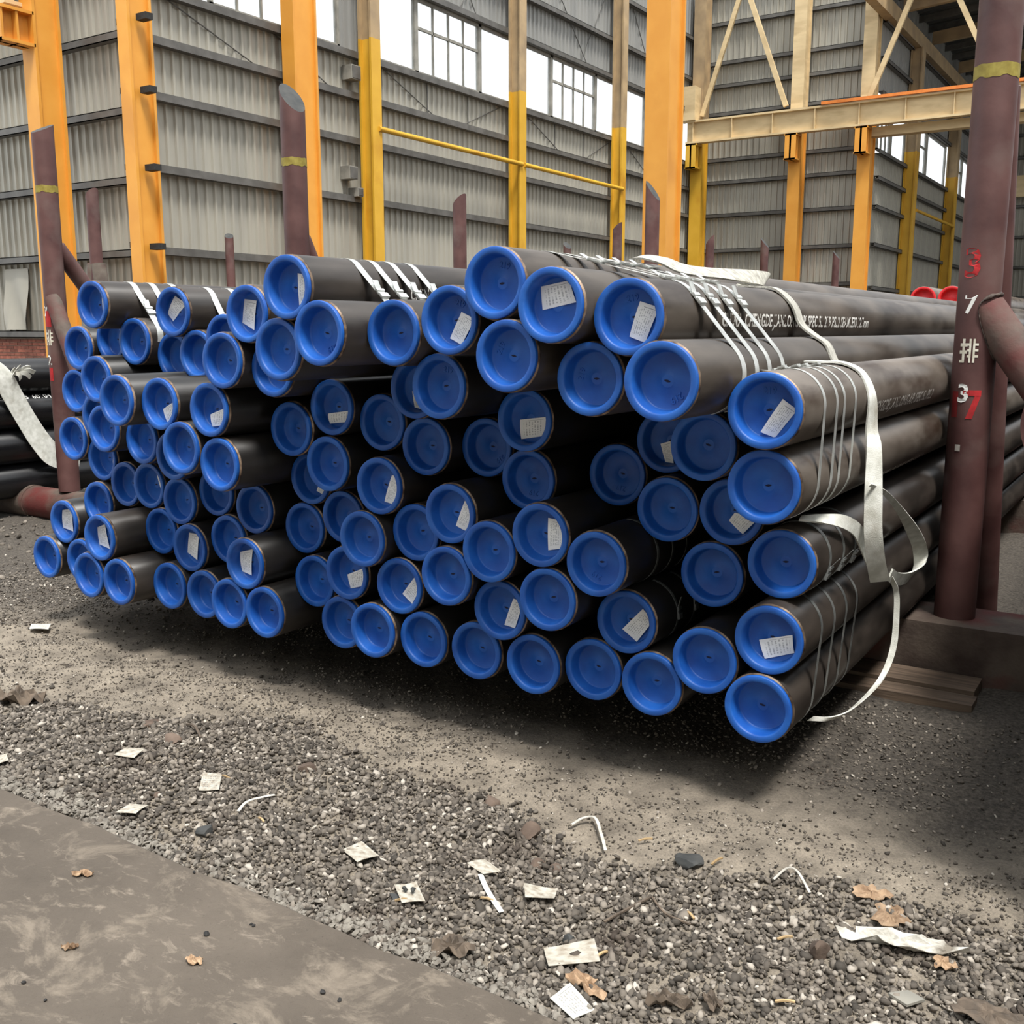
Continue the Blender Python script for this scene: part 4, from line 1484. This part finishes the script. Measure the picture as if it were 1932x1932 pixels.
def strap(ids, y, a0, a1, label, group, w=0.032, mat='strap_steel', buckles=(), dy=0.0):
    path = strap_path(ids, a0, a1)
    n = len(path)
    root = empty('steel_strap', (0, 0, 0))
    tag(root, label, 'strap', group)
    pts = [(p[0], y + dy * (i / (n - 1) - 0.5), p[1]) for i, p in enumerate(path)]
    MB().ribbon(pts, [(0, w / 2, 0)] * n, 0.0012).build('band', mat, root, True, 30)
    # buckles sit at a fraction of the path length
    acc = [0]
    for i in range(1, n):
        acc.append(acc[-1] + (Vector(pts[i]) - Vector(pts[i - 1])).length)
    for fr in buckles:
        s = fr * acc[-1]
        i = max(k for k in range(n) if acc[k] <= s)
        i = min(i, n - 2)
        t = (Vector(pts[i + 1]) - Vector(pts[i]))
        L_ = t.length
        p = Vector(pts[i]) + t * ((s - acc[i]) / L_)
        t.normalize()
        nn = Vector((0, 1, 0)).cross(t).normalized()
        cx_ = sum(PIPES[k - 1][0] for k in ids) / len(ids)
        cz_ = sum(PIPES[k - 1][2] for k in ids) / len(ids)
        if nn.dot(p - Vector((cx_, y, cz_))) < 0:
            nn = -nn
        b = MB()
        b.obox(p + nn * 0.003, t * 0.022, (0, w / 2 + 0.003, 0), nn * 0.0022)
        b.obox(p + nn * 0.007 + t * 0.010, t * 0.010, (0, w / 2 + 0.006, 0), nn * 0.003)
        b.obox(p + nn * 0.006 - t * 0.016, t * 0.005, (0, w / 2 + 0.005, 0), nn * 0.003)
        lift = (nn * 0.35 - t).normalized()
        b.obox(p + nn * 0.008 - t * 0.035, lift * 0.022, (0, w / 2 - 0.001, 0), lift.cross(Vector((0, 1, 0))) * 0.0008)
        b.build('buckle', mat, root)
    return root


K4 = ('first', 'second', 'third', 'fourth')
for k, y in enumerate((2.86, 2.965, 3.075, 3.20)):
    strap([17, 18, 19, 22, 21, 20], y, 172, -75, '%s steel strap from the caps around the topmost bundle with stencilled pipe' % K4[k], 'straps on the topmost bundle',
          buckles=(0.14, 0.36, 0.60, 0.83), dy=-0.08)
for k, y in enumerate((2.96, 3.085, 3.165, 3.29)):
    strap([23, 25], y, 120, -115, '%s strap from the caps on the bundle under the white sling' % K4[k], 'straps on the bundle under the sling', w=0.02, buckles=(0.02,), dy=-0.05)
for k, y in enumerate((3.17, 3.32, 3.46)):
    strap([29], y, 125, -70, '%s strap from the caps on the pipe behind the sling loop' % K4[k], 'straps behind the sling loop', w=0.02, mat='strap_dark', buckles=(0.75,), dy=-0.06)
for k, y in enumerate((3.12, 3.26, 3.40, 3.53)):
    strap([30, 32], y, 125, -130, '%s strap from the caps around the two lowest pipes by the boards' % K4[k], 'straps on the lowest bundle', w=0.018, mat='strap_dark', dy=-0.10)
for k, y in enumerate((2.83, 2.935, 3.04, 3.16)):
    strap([13, 14], y, 118, -25, '%s strap from the cap on the pipe stencilled CHINA' % K4[k], 'straps on the CHINA pipe', buckles=(0.30,), dy=-0.05)
for k, y in enumerate((3.17, 3.28, 3.40)):
    strap([1, 6], y, 120, 0, '%s strap from the cap on the corner top pipe by the left brace' % K4[k], 'straps on the far top pipe', buckles=(0.32,) if k < 2 else (), dy=-0.04)
for k, y in enumerate((3.20, 3.33)):
    strap([2, 8], y, 120, 0, '%s strap from the cap on the top pipe with slanting tag' % K4[k], 'straps on the second top pipe', buckles=(), dy=-0.04)
for k, y in enumerate((3.09, 3.21, 3.33)):
    strap([40], y, 95, -75, '%s thin dark strap around the middle pipe with strap-bound neighbours' % K4[k], 'thin straps inside the stack', w=0.014, mat='strap_dark')
for k, y in enumerate((3.14, 3.28)):
    strap([39], y, 85, -60, '%s thin dark strap on the tagged pipe below the middle' % K4[k], 'thin straps inside the stack', w=0.014, mat='strap_dark', buckles=(0.55,))


# ------------------------------------------------------------------ lifting slings of white webbing
def sling(name, pts, wids, label, th=0.006, n=8, mat='sling_white'):
    P_ = catmull(pts, n)
    W_ = catmull(wids, n)
    o = MB().ribbon(P_, W_, th).build(name, mat, None, True, 40)
    tag(o, label, 'sling')
    return o


# over the top of the stack, bunched once, then down the side of the stencilled pipe
sling('lifting_sling', [(-1.96, 3.62, 1.650), (-1.86, 3.58, 1.722), (-1.75, 3.54, 1.764), (-1.66, 3.56, 1.752), (-1.59, 3.58, 1.722), (-1.52, 3.61, 1.708), (-1.44, 3.66, 1.700), (-1.37, 3.71, 1.692), (-1.325, 3.75, 1.682),
                        (-1.35, 3.75, 1.668), (-1.40, 3.70, 1.668), (-1.385, 3.67, 1.656), (-1.33, 3.68, 1.653), (-1.265, 3.70, 1.643), (-1.208, 3.72, 1.588), (-1.178, 3.73, 1.52), (-1.13, 3.735, 1.480), (-1.085, 3.74, 1.448), (-1.055, 3.74, 1.39)],
      [(0, .03, 0.008), (0, .03, 0.008), (0, .032, 0.006), (0, .032, 0.010), (0, .03, 0.014), (0, .03, 0.016), (0, .028, 0.018), (0.004, .022, 0.022), (0.006, .018, 0.022),
       (0, .024, 0.010), (0, .03, 0.004), (0, .032, 0), (0, .034, 0), (0, .034, 0), (0, .034, 0), (0, .034, 0), (0, .034, 0), (0, .034, 0), (0, .034, 0)],
      'dirty white webbing sling bunched on the topmost pipes and running down their side', 0.007, mat='sling_dirty')
# main sling hanging down the right flank
sling('lifting_sling', [(-1.052, 3.40, 1.397), (-1.0, 3.40, 1.396), (-0.94, 3.43, 1.393), (-0.885, 3.46, 1.360), (-0.848, 3.455, 1.285), (-0.842, 3.45, 1.18), (-0.825, 3.425, 1.12), (-0.812, 3.40, 0.98), (-0.805, 3.40, 0.85), (-0.80, 3.445, 0.74), (-0.795, 3.50, 0.664)],
      [(0, .030, 0), (0, .032, 0), (0, .034, 0), (0, .034, 0), (0.003, .034, 0), (0.010, .030, 0), (0.018, .022, 0), (0.025, .014, 0), (0.026, .014, 0), (0.028, .014, 0), (0.030, .014, 0.004)],
      'broad white webbing sling hanging down the flank of the two grey pipes')
# diagonal piece coming out below the pipe
sling('lifting_sling', [(-0.955, 3.10, 0.926), (-0.905, 3.17, 0.918), (-0.870, 3.26, 0.900), (-0.852, 3.36, 0.862), (-0.845, 3.43, 0.815), (-0.83, 3.47, 0.76), (-0.815, 3.52, 0.69)],
      [(-0.004, .024, .002), (-0.004, .022, .010), (0, .014, .018), (0.004, .014, .018), (0.008, .016, .016), (0.012, .016, .014), (0.014, .014, .012)],
      'white sling strand slanting out from under the strapped pipe')
# wide loop to the right
sling('lifting_sling', [(-0.815, 3.36, 1.01), (-0.80, 3.50, 0.966), (-0.79, 3.68, 0.887), (-0.79, 3.93, 0.769), (-0.79, 4.09, 0.67), (-0.79, 4.10, 0.60), (-0.79, 3.92, 0.592), (-0.785, 3.70, 0.632), (-0.78, 3.57, 0.675)],
      [(0.004, .002, .004), (0.006, .004, .006), (0.010, .006, .006), (0.020, .012, .006), (0.024, .014, .004), (0.020, .010, .016), (0.010, .004, .022), (0.008, .004, .022), (0.006, .006, .020)],
      'open white sling loop sticking out toward the numbered post')
# thin loop hanging to the ground
sling('lifting_sling', [(-0.785, 3.60, 0.66), (-0.775, 3.65, 0.606), (-0.77, 3.66, 0.534), (-0.77, 3.645, 0.395), (-0.79, 3.57, 0.295), (-0.83, 3.38, 0.245), (-0.87, 3.27, 0.236), (-0.93, 3.24, 0.232)],
      [(0.008, .002, 0.001), (0.009, .003, 0), (0.009, .004, 0), (0.010, .006, 0.002), (0.011, .006, .005), (0.010, .004, .008), (0.010, .004, .008), (0.010, .004, .008)],
      'narrow pale sling loop drooping almost to the ground below the stack', 0.004)

# ------------------------------------------------------------------ black coated pipes left of the left post
PB = pipe_mesh('pipe_coated', 0.14, 0.012, 7.4)
for rw, (zc, X_) in enumerate([(1.122, (-8.00, -8.29)), (0.840, (-7.98, -8.27)), (0.558, (-7.97, -8.26))]):
    for k, x in enumerate(X_):
        o = empty('coated_pipe', (x, 2.6 + 0.2 * rw, zc))
        tag(o, 'glossy black coated pipe, %s of the pile by the left post%s' % (('topmost', 'second', 'third')[rw], '' if k == 0 else ', on its far side'), 'pipe', 'black coated pipes')
        link('pipe_wall', PB, o)
        if rw == 1 and k == 0:
            r_ = 0.1408
            at = 1.62
            for word in ('M', 'FL', 'SEAMLESS', '60104'):
                v2, f = text_mesh(word, 0.075)
                v = [(r_ * math.cos(math.radians(48) + ty / r_), at + tx * 0.9, r_ * math.sin(math.radians(48) + ty / r_)) for tx, ty in v2]
                at += max(p[0] for p in v2) * 0.9 + 0.035
                MB().add(v, f).build('stencil_text', 'paint_white', o)
for k, x in enumerate((-7.99, -8.28)):
    o = empty('coated_pipe', (x, 3.0, 0.276))
    tag(o, 'glossy black coated pipe, lowest of the pile by the left post%s' % ('' if k == 0 else ', on its far side'), 'pipe', 'black coated pipes')
    link('pipe_wall', PB, o)
sling('lifting_sling', [(-7.93, 4.40, 1.30), (-7.84, 4.52, 1.25), (-7.80, 4.62, 1.14), (-7.80, 4.70, 0.98), (-7.80, 4.79, 0.80), (-7.79, 4.90, 0.60), (-7.78, 5.02, 0.46), (-7.77, 5.22, 0.38)],
      [(0, .07, 0.02), (0, .08, 0.02), (0, .08, 0.03), (0, .08, 0.03), (0, .08, 0.03), (0, .08, 0.04), (0, .07, 0.06), (0, .02, 0.07)],
      'broad white webbing sling drooping across the black coated pipes')
kn = MB()
for k in range(7):
    a = 0.9 * k
    p0 = Vector((-7.80, 4.72, 1.16))
    d_ = Vector((0.03, 0.10 * math.cos(a) + 0.06, 0.05 * math.sin(a)))
    kn.ribbon(catmull([p0, p0 + d_ * 0.6 + Vector((0.02, 0, 0.02)), p0 + d_], 5), [(0.006, 0.008, 0.014)] * 11, 0.006)
o = kn.build('sling_knot', 'sling_white', None, True)
tag(o, 'frayed knot of white rope tied on the uppermost black coated pipe', 'rope')

# ------------------------------------------------------------------ red-capped pipes beyond the stack
RP = pipe_mesh('pipe_brown', 0.205, 0.015, 10.0, 40)
RC = cap_mesh(0.205 / 0.1095, 'cap_red', 48)
for rw in range(5):
    for k in range(2):
        zc = 0.21 + rw * 0.4115 + 0.115
        o = empty('large_pipe', (-3.60 + 0.42 * k, 17.5 + (0.0 if rw == 4 else 0.05 * rw), zc))
        if rw == 4:
            tag(o, 'large brown pipe with a red end cap, topmost beyond the stack, %s the numbered post' % ('off' if k == 0 else 'beside'), 'pipe', 'red-capped pipes')
        else:
            tag(o, 'large brown red-capped pipe, %s row of the pile beyond the stack, %s column' % (('lowest', 'second', 'third', 'fourth')[rw], ('first', 'second')[k]), 'pipe', 'red-capped pipes')
        link('pipe_wall', RP, o)
        link('end_cap', RC, o)
o = MB().box(-4.2, -2.6, 18.4, 18.8, -0.05, 0.12).build('ground_bearer', 'rack_base')
tag(o, 'low bearer under the red-capped pipes beyond the stack', 'beam', 'ground bearers')
o = MB().box(-4.2, -2.6, 25.4, 25.8, -0.05, 0.12).build('ground_bearer', 'rack_base')
tag(o, 'low bearer under the far ends of the red-capped pipes', 'beam', 'ground bearers')


# ------------------------------------------------------------------ neighbouring bay of large open pipes to the right of the numbered post
NP = MB()
NP.lathe([(0.185, 0.5), (0.185, 0.0), (0.200, 0.0), (0.200, 10.0), (0.185, 10.0)], 40)
NPM = NP.mesh('pipe_wall', 'pipe_dusty', True, 50)
for rw in range(4):
    for k in range(3):
        o = empty('large_pipe', (0.18 + 0.41 * k, 2.48 + 0.04 * ((rw * 3 + k * 5) % 4), BT + 0.201 + 0.405 * rw))
        tag(o, 'large open steel pipe, %s layer up, %s the numbered post' % (('lowest', 'second', 'third', 'topmost')[rw], ('nearest to', 'second from', 'third from')[k]), 'pipe', 'large pipes in the neighbouring bay')
        link('pipe_wall', NPM, o)

# ------------------------------------------------------------------ litter on the ground
def gz(x, y):
    if y < 1.73:
        return 0.022
    return float(ground_h(np.array(x), np.array(y)))


def sheet_on_ground(name, cor, mat, label, cat, th=0.0012, z=0.012, curl=0.008, seed=0, group=None):
    r = random.Random(seed)
    n = 6
    v, uv = [], []
    ph1, ph2 = r.uniform(0, 6), r.uniform(0, 6)
    for i in range(n + 1):
        for j in range(n + 1):
            s, t = i / n, j / n
            x = (cor[0][0] * (1 - s) + cor[1][0] * s) * (1 - t) + (cor[3][0] * (1 - s) + cor[2][0] * s) * t
            y = (cor[0][1] * (1 - s) + cor[1][1] * s) * (1 - t) + (cor[3][1] * (1 - s) + cor[2][1] * s) * t
            zz = curl * (0.5 + 0.5 * math.sin(3.2 * s + ph1) * math.cos(2.6 * t + ph2))
            v.append((x, y, zz))
            uv.append((s, 1 - t))
    cx_ = sum(p[0] for p in v) / len(v)
    cy_ = sum(p[1] for p in v) / len(v)
    base = gz(cx_, cy_) + z
    N_ = len(v)
    v = [(p[0] - cx_, p[1] - cy_, p[2]) for p in v] + [(p[0] - cx_, p[1] - cy_, p[2] - th) for p in v]
    uv = uv + uv
    f = [(i * (n + 1) + j, i * (n + 1) + j + 1, (i + 1) * (n + 1) + j + 1, (i + 1) * (n + 1) + j) for i in range(n) for j in range(n)]
    f += [tuple(N_ + k for k in q[::-1]) for q in f]
    bd = [j for j in range(n)] + [i * (n + 1) + n for i in range(n)] + [n * (n + 1) + n - j for j in range(n)] + [(n - i) * (n + 1) for i in range(n)]
    f += [(bd[k], bd[(k + 1) % len(bd)], N_ + bd[(k + 1) % len(bd)], N_ + bd[k]) for k in range(len(bd))]
    me_ = bpy.data.meshes.new(name)
    me_.from_pydata(v, [], f)
    ul = me_.uv_layers.new(name='UVMap')
    for lp in me_.loops:
        ul.data[lp.index].uv = uv[lp.vertex_index]
    me_.materials.append(MATS[mat])
    me_.shade_smooth()
    me_.set_sharp_from_angle(angle=math.radians(50))
    me_.update()
    o_ = link(name, me_, None, (cx_, cy_, base))
    tag(o_, label, cat, group)
    return o_


paper_material('paper_label', True, False, srgb(196, 194, 184))
PL = {'a': ('paper_label', 'printed white tag lying alone on bare dirt by the lowest far pipes'), 'b': ('paper_plain', 'white tag on gravel beside the left edge of the slab'),
      'c': ('paper_plain', 'dirty folded tag on gravel, farther from the slab edge'), 'd': ('paper_printed_old', 'creased printed tag standing slightly open on the gravel'),
      'e': ('paper_plain', 'plain diamond-lying tag on gravel close to the slab edge'), 'f': ('paper_plain', 'mud-stained square tag alone in the gravel'),
      'g': ('paper_plain', 'white tag with two small stones on it'), 'h': ('paper_plain', 'greyish tag with a white strip trailing below it'),
      'i': ('paper_plain', 'crumpled white tag with an orange stain'), 'j': ('paper_plain', 'largest dirty white sheet lying in the gravel'),
      'k': ('paper_label', 'clean printed label lying near the slab corner')}
for k, (mt, lb) in PL.items():
    sheet_on_ground('paper_tag', PAPERS[k], mt, lb, 'paper', curl=0.016 if k == 'i' else 0.009, seed=ord(k), z=0.019)


def rock(x, y, w, h, mat, label, seed, flat=0.6, sink=0.3, cat='stone', group=None, depth=None):
    r = np.random.default_rng(seed)
    bm_ = bmesh.new()
    bmesh.ops.create_icosphere(bm_, subdivisions=3, radius=0.5)
    dirs = r.normal(size=(10, 3))
    dirs /= np.linalg.norm(dirs, axis=1)[:, None]
    for v in bm_.verts:
        p = np.array(v.co[:])
        # chop by random planes for facets
        for d in dirs:
            over = p @ d - 0.30
            if over > 0:
                p = p - d * over * 0.96
        p *= 1 + 0.04 * math.sin(9 * p[0] + seed) * math.sin(11 * p[1])
        v.co = (p[0] * w, p[1] * (depth or w * 0.85), p[2] * h)
    me_ = bpy.data.meshes.new('rock')
    bm_.to_mesh(me_)
    bm_.free()
    me_.materials.append(MATS[mat])
    me_.shade_smooth()
    me_.set_sharp_from_angle(angle=math.radians(28))
    o_ = link('rock', me_, None, (x, y, gz(x, y) + h * (0.5 - sink)), (0, 0, seed * 1.3))
    tag(o_, label, cat, group)
    return o_


RL = ['pointed rust-brown rock standing by the white plastic scrap', 'blocky brown rock half sunk where gravel meets dirt', 'brown rock just right of the trailing white strip',
      'low brown stone beside the blocky rock', 'pale grey stone above the largest paper sheet', 'flat brown rock at the dirt edge above the gravel', 'triangular grey slate below the stack shadow',
      'low buried stone near the dark twig', 'smooth brown stone above the folded tag', 'dark lumpy stone by the slab beside the diamond tag', 'small brown stone near the slab']
for k, (x, y, w, h) in enumerate(ROCKS):
    rock(x, y, w, max(h * 1.1, 0.025), 'rock_brown' if k not in (4, 9) else 'rock_dark', RL[k], 11 + k, sink=0.42)
rock(-1.055, 2.545, 0.105, 0.05, 'rock_dark', 'dark greenish-grey rounded flat stone on the gravel edge', 40, sink=0.35)
GX, GY = [sum(p[k] for p in PAPERS['g']) / 4 for k in (0, 1)]
rock(GX - 0.012, GY - 0.004, 0.020, 0.016, 'rock_dark', 'little stone resting on the paper tag, left of two', 41)
rock(GX + 0.011, GY + 0.002, 0.020, 0.018, 'rock_dark', 'little stone resting on the paper tag, right of two', 42)
for o_ in [ob_ for ob_ in COL.objects if ob_.name.startswith('rock') and 'little stone' in ob_.get('label', '')]:
    o_.location.z = gz(o_.location.x, o_.location.y) + 0.033


def blob_sheet(name, x, y, w, d, mat, label, cat, seed, crumple=0.012, rot=0.0, z=0.012, n=10, th=0.0015, ragged=0.25):
    """irregular thin scrap: radial outline with crumpled relief"""
    r = random.Random(seed)
    ph = [r.uniform(0, 6.28) for _ in range(6)]
    v, f = [], []
    na = 22
    rings = 4
    for side in (0, 1):
        v.append((0, 0, crumple * 0.6 - side * th))
        for k in range(1, rings + 1):
            for a_ in range(na):
                a = 2 * math.pi * a_ / na
                rr = (k / rings) * (1 + ragged * 0.45 * math.sin(2 * a + ph[0]) + ragged * 0.35 * math.sin(3 * a + ph[5]) + ragged * 0.30 * math.sin(5 * a + ph[1]) + ragged * 0.25 * math.sin(9 * a + ph[2]))
                zz = crumple * (0.5 + 0.5 * math.sin(4 * rr * math.cos(a) + ph[3]) * math.cos(5 * rr * math.sin(a) + ph[4]) + 0.25 * math.sin(7 * a + 3 * k))
                v.append((w / 2 * rr * math.cos(a), d / 2 * rr * math.sin(a), max(zz, 0) - side * th))
    N_ = 1 + rings * na
    for side in (0, 1):
        o_ = side * N_
        fs = [(o_, o_ + 1 + a_, o_ + 1 + (a_ + 1) % na) for a_ in range(na)]
        for k in range(rings - 1):
            for a_ in range(na):
                b0 = o_ + 1 + k * na
                fs.append((b0 + a_, b0 + na + a_, b0 + na + (a_ + 1) % na, b0 + (a_ + 1) % na))
        f += fs if side == 0 else [q[::-1] for q in fs]
    e0 = 1 + (rings - 1) * na
    f += [(e0 + a_, N_ + e0 + a_, N_ + e0 + (a_ + 1) % na, e0 + (a_ + 1) % na) for a_ in range(na)]
    me_ = bpy.data.meshes.new(name)
    me_.from_pydata(v, [], f)
    me_.materials.append(MATS[mat])
    me_.update()
    o_ = link(name, me_, None, (x, y, gz(x, y) + z), (0, 0, rot))
    tag(o_, label, cat)
    return o_


blob_sheet('dry_leaf', -2.407, 1.535, 0.055, 0.028, 'leaf_brown', 'pale dry leaf lying alone on the slab', 'leaf', 1, rot=0.5, z=0.003)
blob_sheet('dry_leaf', -2.13, 1.31, 0.04, 0.02, 'leaf_brown', 'small curled leaf on the slab, farther from the gravel', 'leaf', 2, rot=0.7, z=0.003)
blob_sheet('dry_leaf', -1.835, 1.437, 0.04, 0.03, 'leaf_brown', 'curled leaf on the slab near a black pebble', 'leaf', 3, rot=0.2, z=0.003)
blob_sheet('rust_flake', -0.569, 2.62, 0.085, 0.075, 'leaf_brown', 'orange-brown torn leaf scrap at the dirt edge', 'leaf', 4, rot=0.3, ragged=0.4)
blob_sheet('rust_flake', -0.50, 2.545, 0.10, 0.09, 'leaf_brown', 'larger brown torn leaf scrap beside the white plastic scrap', 'leaf', 5, rot=-0.6, ragged=0.4)
blob_sheet('rust_flake', -0.348, 2.422, 0.055, 0.045, 'leaf_brown', 'small brown leaf scrap below the white plastic scrap', 'leaf', 6, rot=0.9, ragged=0.4)
blob_sheet('dry_leaf', -1.03, 1.895, 0.10, 0.055, 'leaf_brown', 'torn brown leaf between the large sheet and the printed label', 'leaf', 7, rot=-0.3, ragged=0.5, crumple=0.02)
blob_sheet('dry_leaf', -1.372, 1.835, 0.10, 0.085, 'leaf_dark', 'big crumpled dark leaf beside the slab edge', 'leaf', 8, rot=0.3, crumple=0.03)
blob_sheet('dry_leaf', -0.84, 1.935, 0.10, 0.04, 'leaf_dark', 'dark curled leaf with a twisted tip', 'leaf', 9, rot=0.5, crumple=0.03)
blob_sheet('dry_leaf', -0.755, 1.985, 0.06, 0.04, 'leaf_dark', 'small dark leaf next to the curled one', 'leaf', 10, rot=-0.4, crumple=0.02)
blob_sheet('plastic_scrap', -0.455, 2.45, 0.26, 0.075, 'scrap_white', 'long crumpled white plastic scrap on the gravel', 'scrap', 11, rot=0.35, crumple=0.03, ragged=0.35, z=0.012)
blob_sheet('cloth_scrap', -0.22, 2.262, 0.16, 0.09, 'leaf_dark', 'dark flat cloth scrap lying in the gravel', 'scrap', 12, rot=0.2, crumple=0.015, z=0.015)
blob_sheet('cloth_scrap', -3.87, 2.25, 0.20, 0.12, 'leaf_dark', 'dark crumpled rag at the edge of the dirt', 'scrap', 13, rot=0.4, crumple=0.06, z=0.006)
sheet_on_ground('tile_chip', [(-0.43, 2.225), (-0.395, 2.26), (-0.355, 2.245), (-0.385, 2.205)], 'frame_grey', 'grey rectangular chip of tile in the gravel', 'chip', th=0.006, z=0.022, curl=0.002)
sheet_on_ground('tile_chip', [(-1.66, 1.945), (-1.60, 1.965), (-1.575, 1.945), (-1.63, 1.925)], 'rock_dark', 'brown cardboard chip under the tag with stones', 'chip', th=0.006, z=0.012, curl=0.002, seed=5)


def strip(name, pts, w, mat, label, cat, th=0.002, lift=0.016, up=False):
    P_ = catmull([(x, y, gz(x, y) + lift + dz) for x, y, dz in pts], 6)
    n = len(P_)
    W_ = []
    for i in range(n):
        t = (P_[min(i + 1, n - 1)] - P_[max(i - 1, 0)]).normalized()
        W_.append(t.cross(Vector((0, 0, 1))).normalized() * w / 2 if not up else Vector((0, 0, w / 2)))
    o_ = MB().ribbon(P_, W_, th).build(name, mat)
    tag(o_, label, cat)
    return o_


strip('plastic_strip', [(-1.513, 2.162, 0.0), (-1.45, 2.10, 0.004), (-1.398, 2.063, 0.002), (-1.358, 2.035, 0)], 0.014, 'paint_white', 'thin white plastic strip trailing from the greyish tag', 'strip')
strip('plastic_strip', [(-2.372, 2.059, 0), (-2.385, 2.10, 0.006), (-2.379, 2.134, 0.008), (-2.353, 2.197, 0.0)], 0.010, 'scrap_white', 'pale bent strip on brown earth near the creased tag', 'strip')
strip('plastic_strip', [(-1.45, 2.565, 0), (-1.43, 2.60, 0.01), (-1.395, 2.612, 0.014), (-1.34, 2.55, 0.008), (-1.292, 2.488, 0)], 0.009, 'scrap_white', 'hook-shaped white strip at the gravel edge', 'strip')
strip('plastic_strip', [(-0.815, 2.57, 0), (-0.79, 2.61, 0.012), (-0.76, 2.605, 0.014), (-0.707, 2.544, 0)], 0.007, 'scrap_white', 'arched white strip near the pointed rust-brown rock', 'strip')
strip('twig', [(-1.126, 2.166, 0), (-1.10, 2.24, 0.004), (-1.065, 2.324, 0.002)], 0.006, 'leaf_dark', 'forked grey twig on the gravel', 'twig', 0.005)
strip('twig', [(-1.065, 2.324, 0.0), (-1.00, 2.27, 0.004), (-0.93, 2.27, 0)], 0.005, 'leaf_dark', 'thin grey twig crossing the forked one', 'twig', 0.004)
strip('twig', [(-3.05, 2.42, 0.0), (-2.98, 2.40, 0.01), (-2.90, 2.36, 0)], 0.008, 'leaf_dark', 'dark bent twig where dirt turns to gravel', 'twig', 0.006)
straws = [(-1.215, 2.595, 0.8), (-1.42, 2.065, 0.2), (-1.60, 1.93, 0.5), (-1.06, 2.03, 1.4), (-0.98, 2.57, 1.2), (-0.95, 2.31, -0.6), (-0.62, 2.08, 0.5), (-0.70, 2.32, 0.9), (-2.58, 2.19, 0.1), (-2.27, 2.06, -0.4)]
SL = ['beside the blocky brown rock', 'near the white plastic strip', 'under the tag with two stones', 'standing by the torn leaf', 'right of the dark flat stone', 'next to the forked twig', 'in open gravel near the dark leaves', 'left of the pointed rock', 'near the creased tag', 'by the pale bent strip']
for k, (x, y, a) in enumerate(straws):
    dx, dy = 0.022 * math.cos(a), 0.022 * math.sin(a)
    strip('straw', [(x - dx, y - dy, 0), (x, y, 0.003), (x + dx, y + dy, 0)], 0.006, 'straw', 'short yellow straw chip lying ' + SL[k], 'straw', 0.004)['group'] = 'straw chips'
pebs = [(-1.90, 1.53, 0.02), (-1.83, 1.62, 0.012), (-1.42, 1.40, 0.012), (-1.58, 1.335, 0.012), (-2.10, 1.17, 0.014), (-2.0, 1.16, 0.011), (-1.84, 1.62, 0.01), (-2.16, 1.71, 0.012), (-1.50, 1.52, 0.016), (-1.45, 1.52, 0.014)]
PBL = ['largest black pebble on the slab', 'black pebble on the slab behind the largest one', 'black pebble on the slab between two dusty scuffs', 'lone black pebble on the slab away from the gravel', 'black pebble far out on the slab, first of a pair', 'black pebble far out on the slab, second of a pair', 'tiny black pebble near the largest slab pebble', 'black pebble at the very edge of the slab', 'dark pebble on the slab, larger of the two near the gravel', 'dark pebble on the slab, smaller of the two near the gravel']
for k, (x, y, s) in enumerate(pebs):
    rock(x, y, s, s * 0.7, 'coal', PBL[k], 60 + k, sink=0.08, group='black pebbles on the slab')
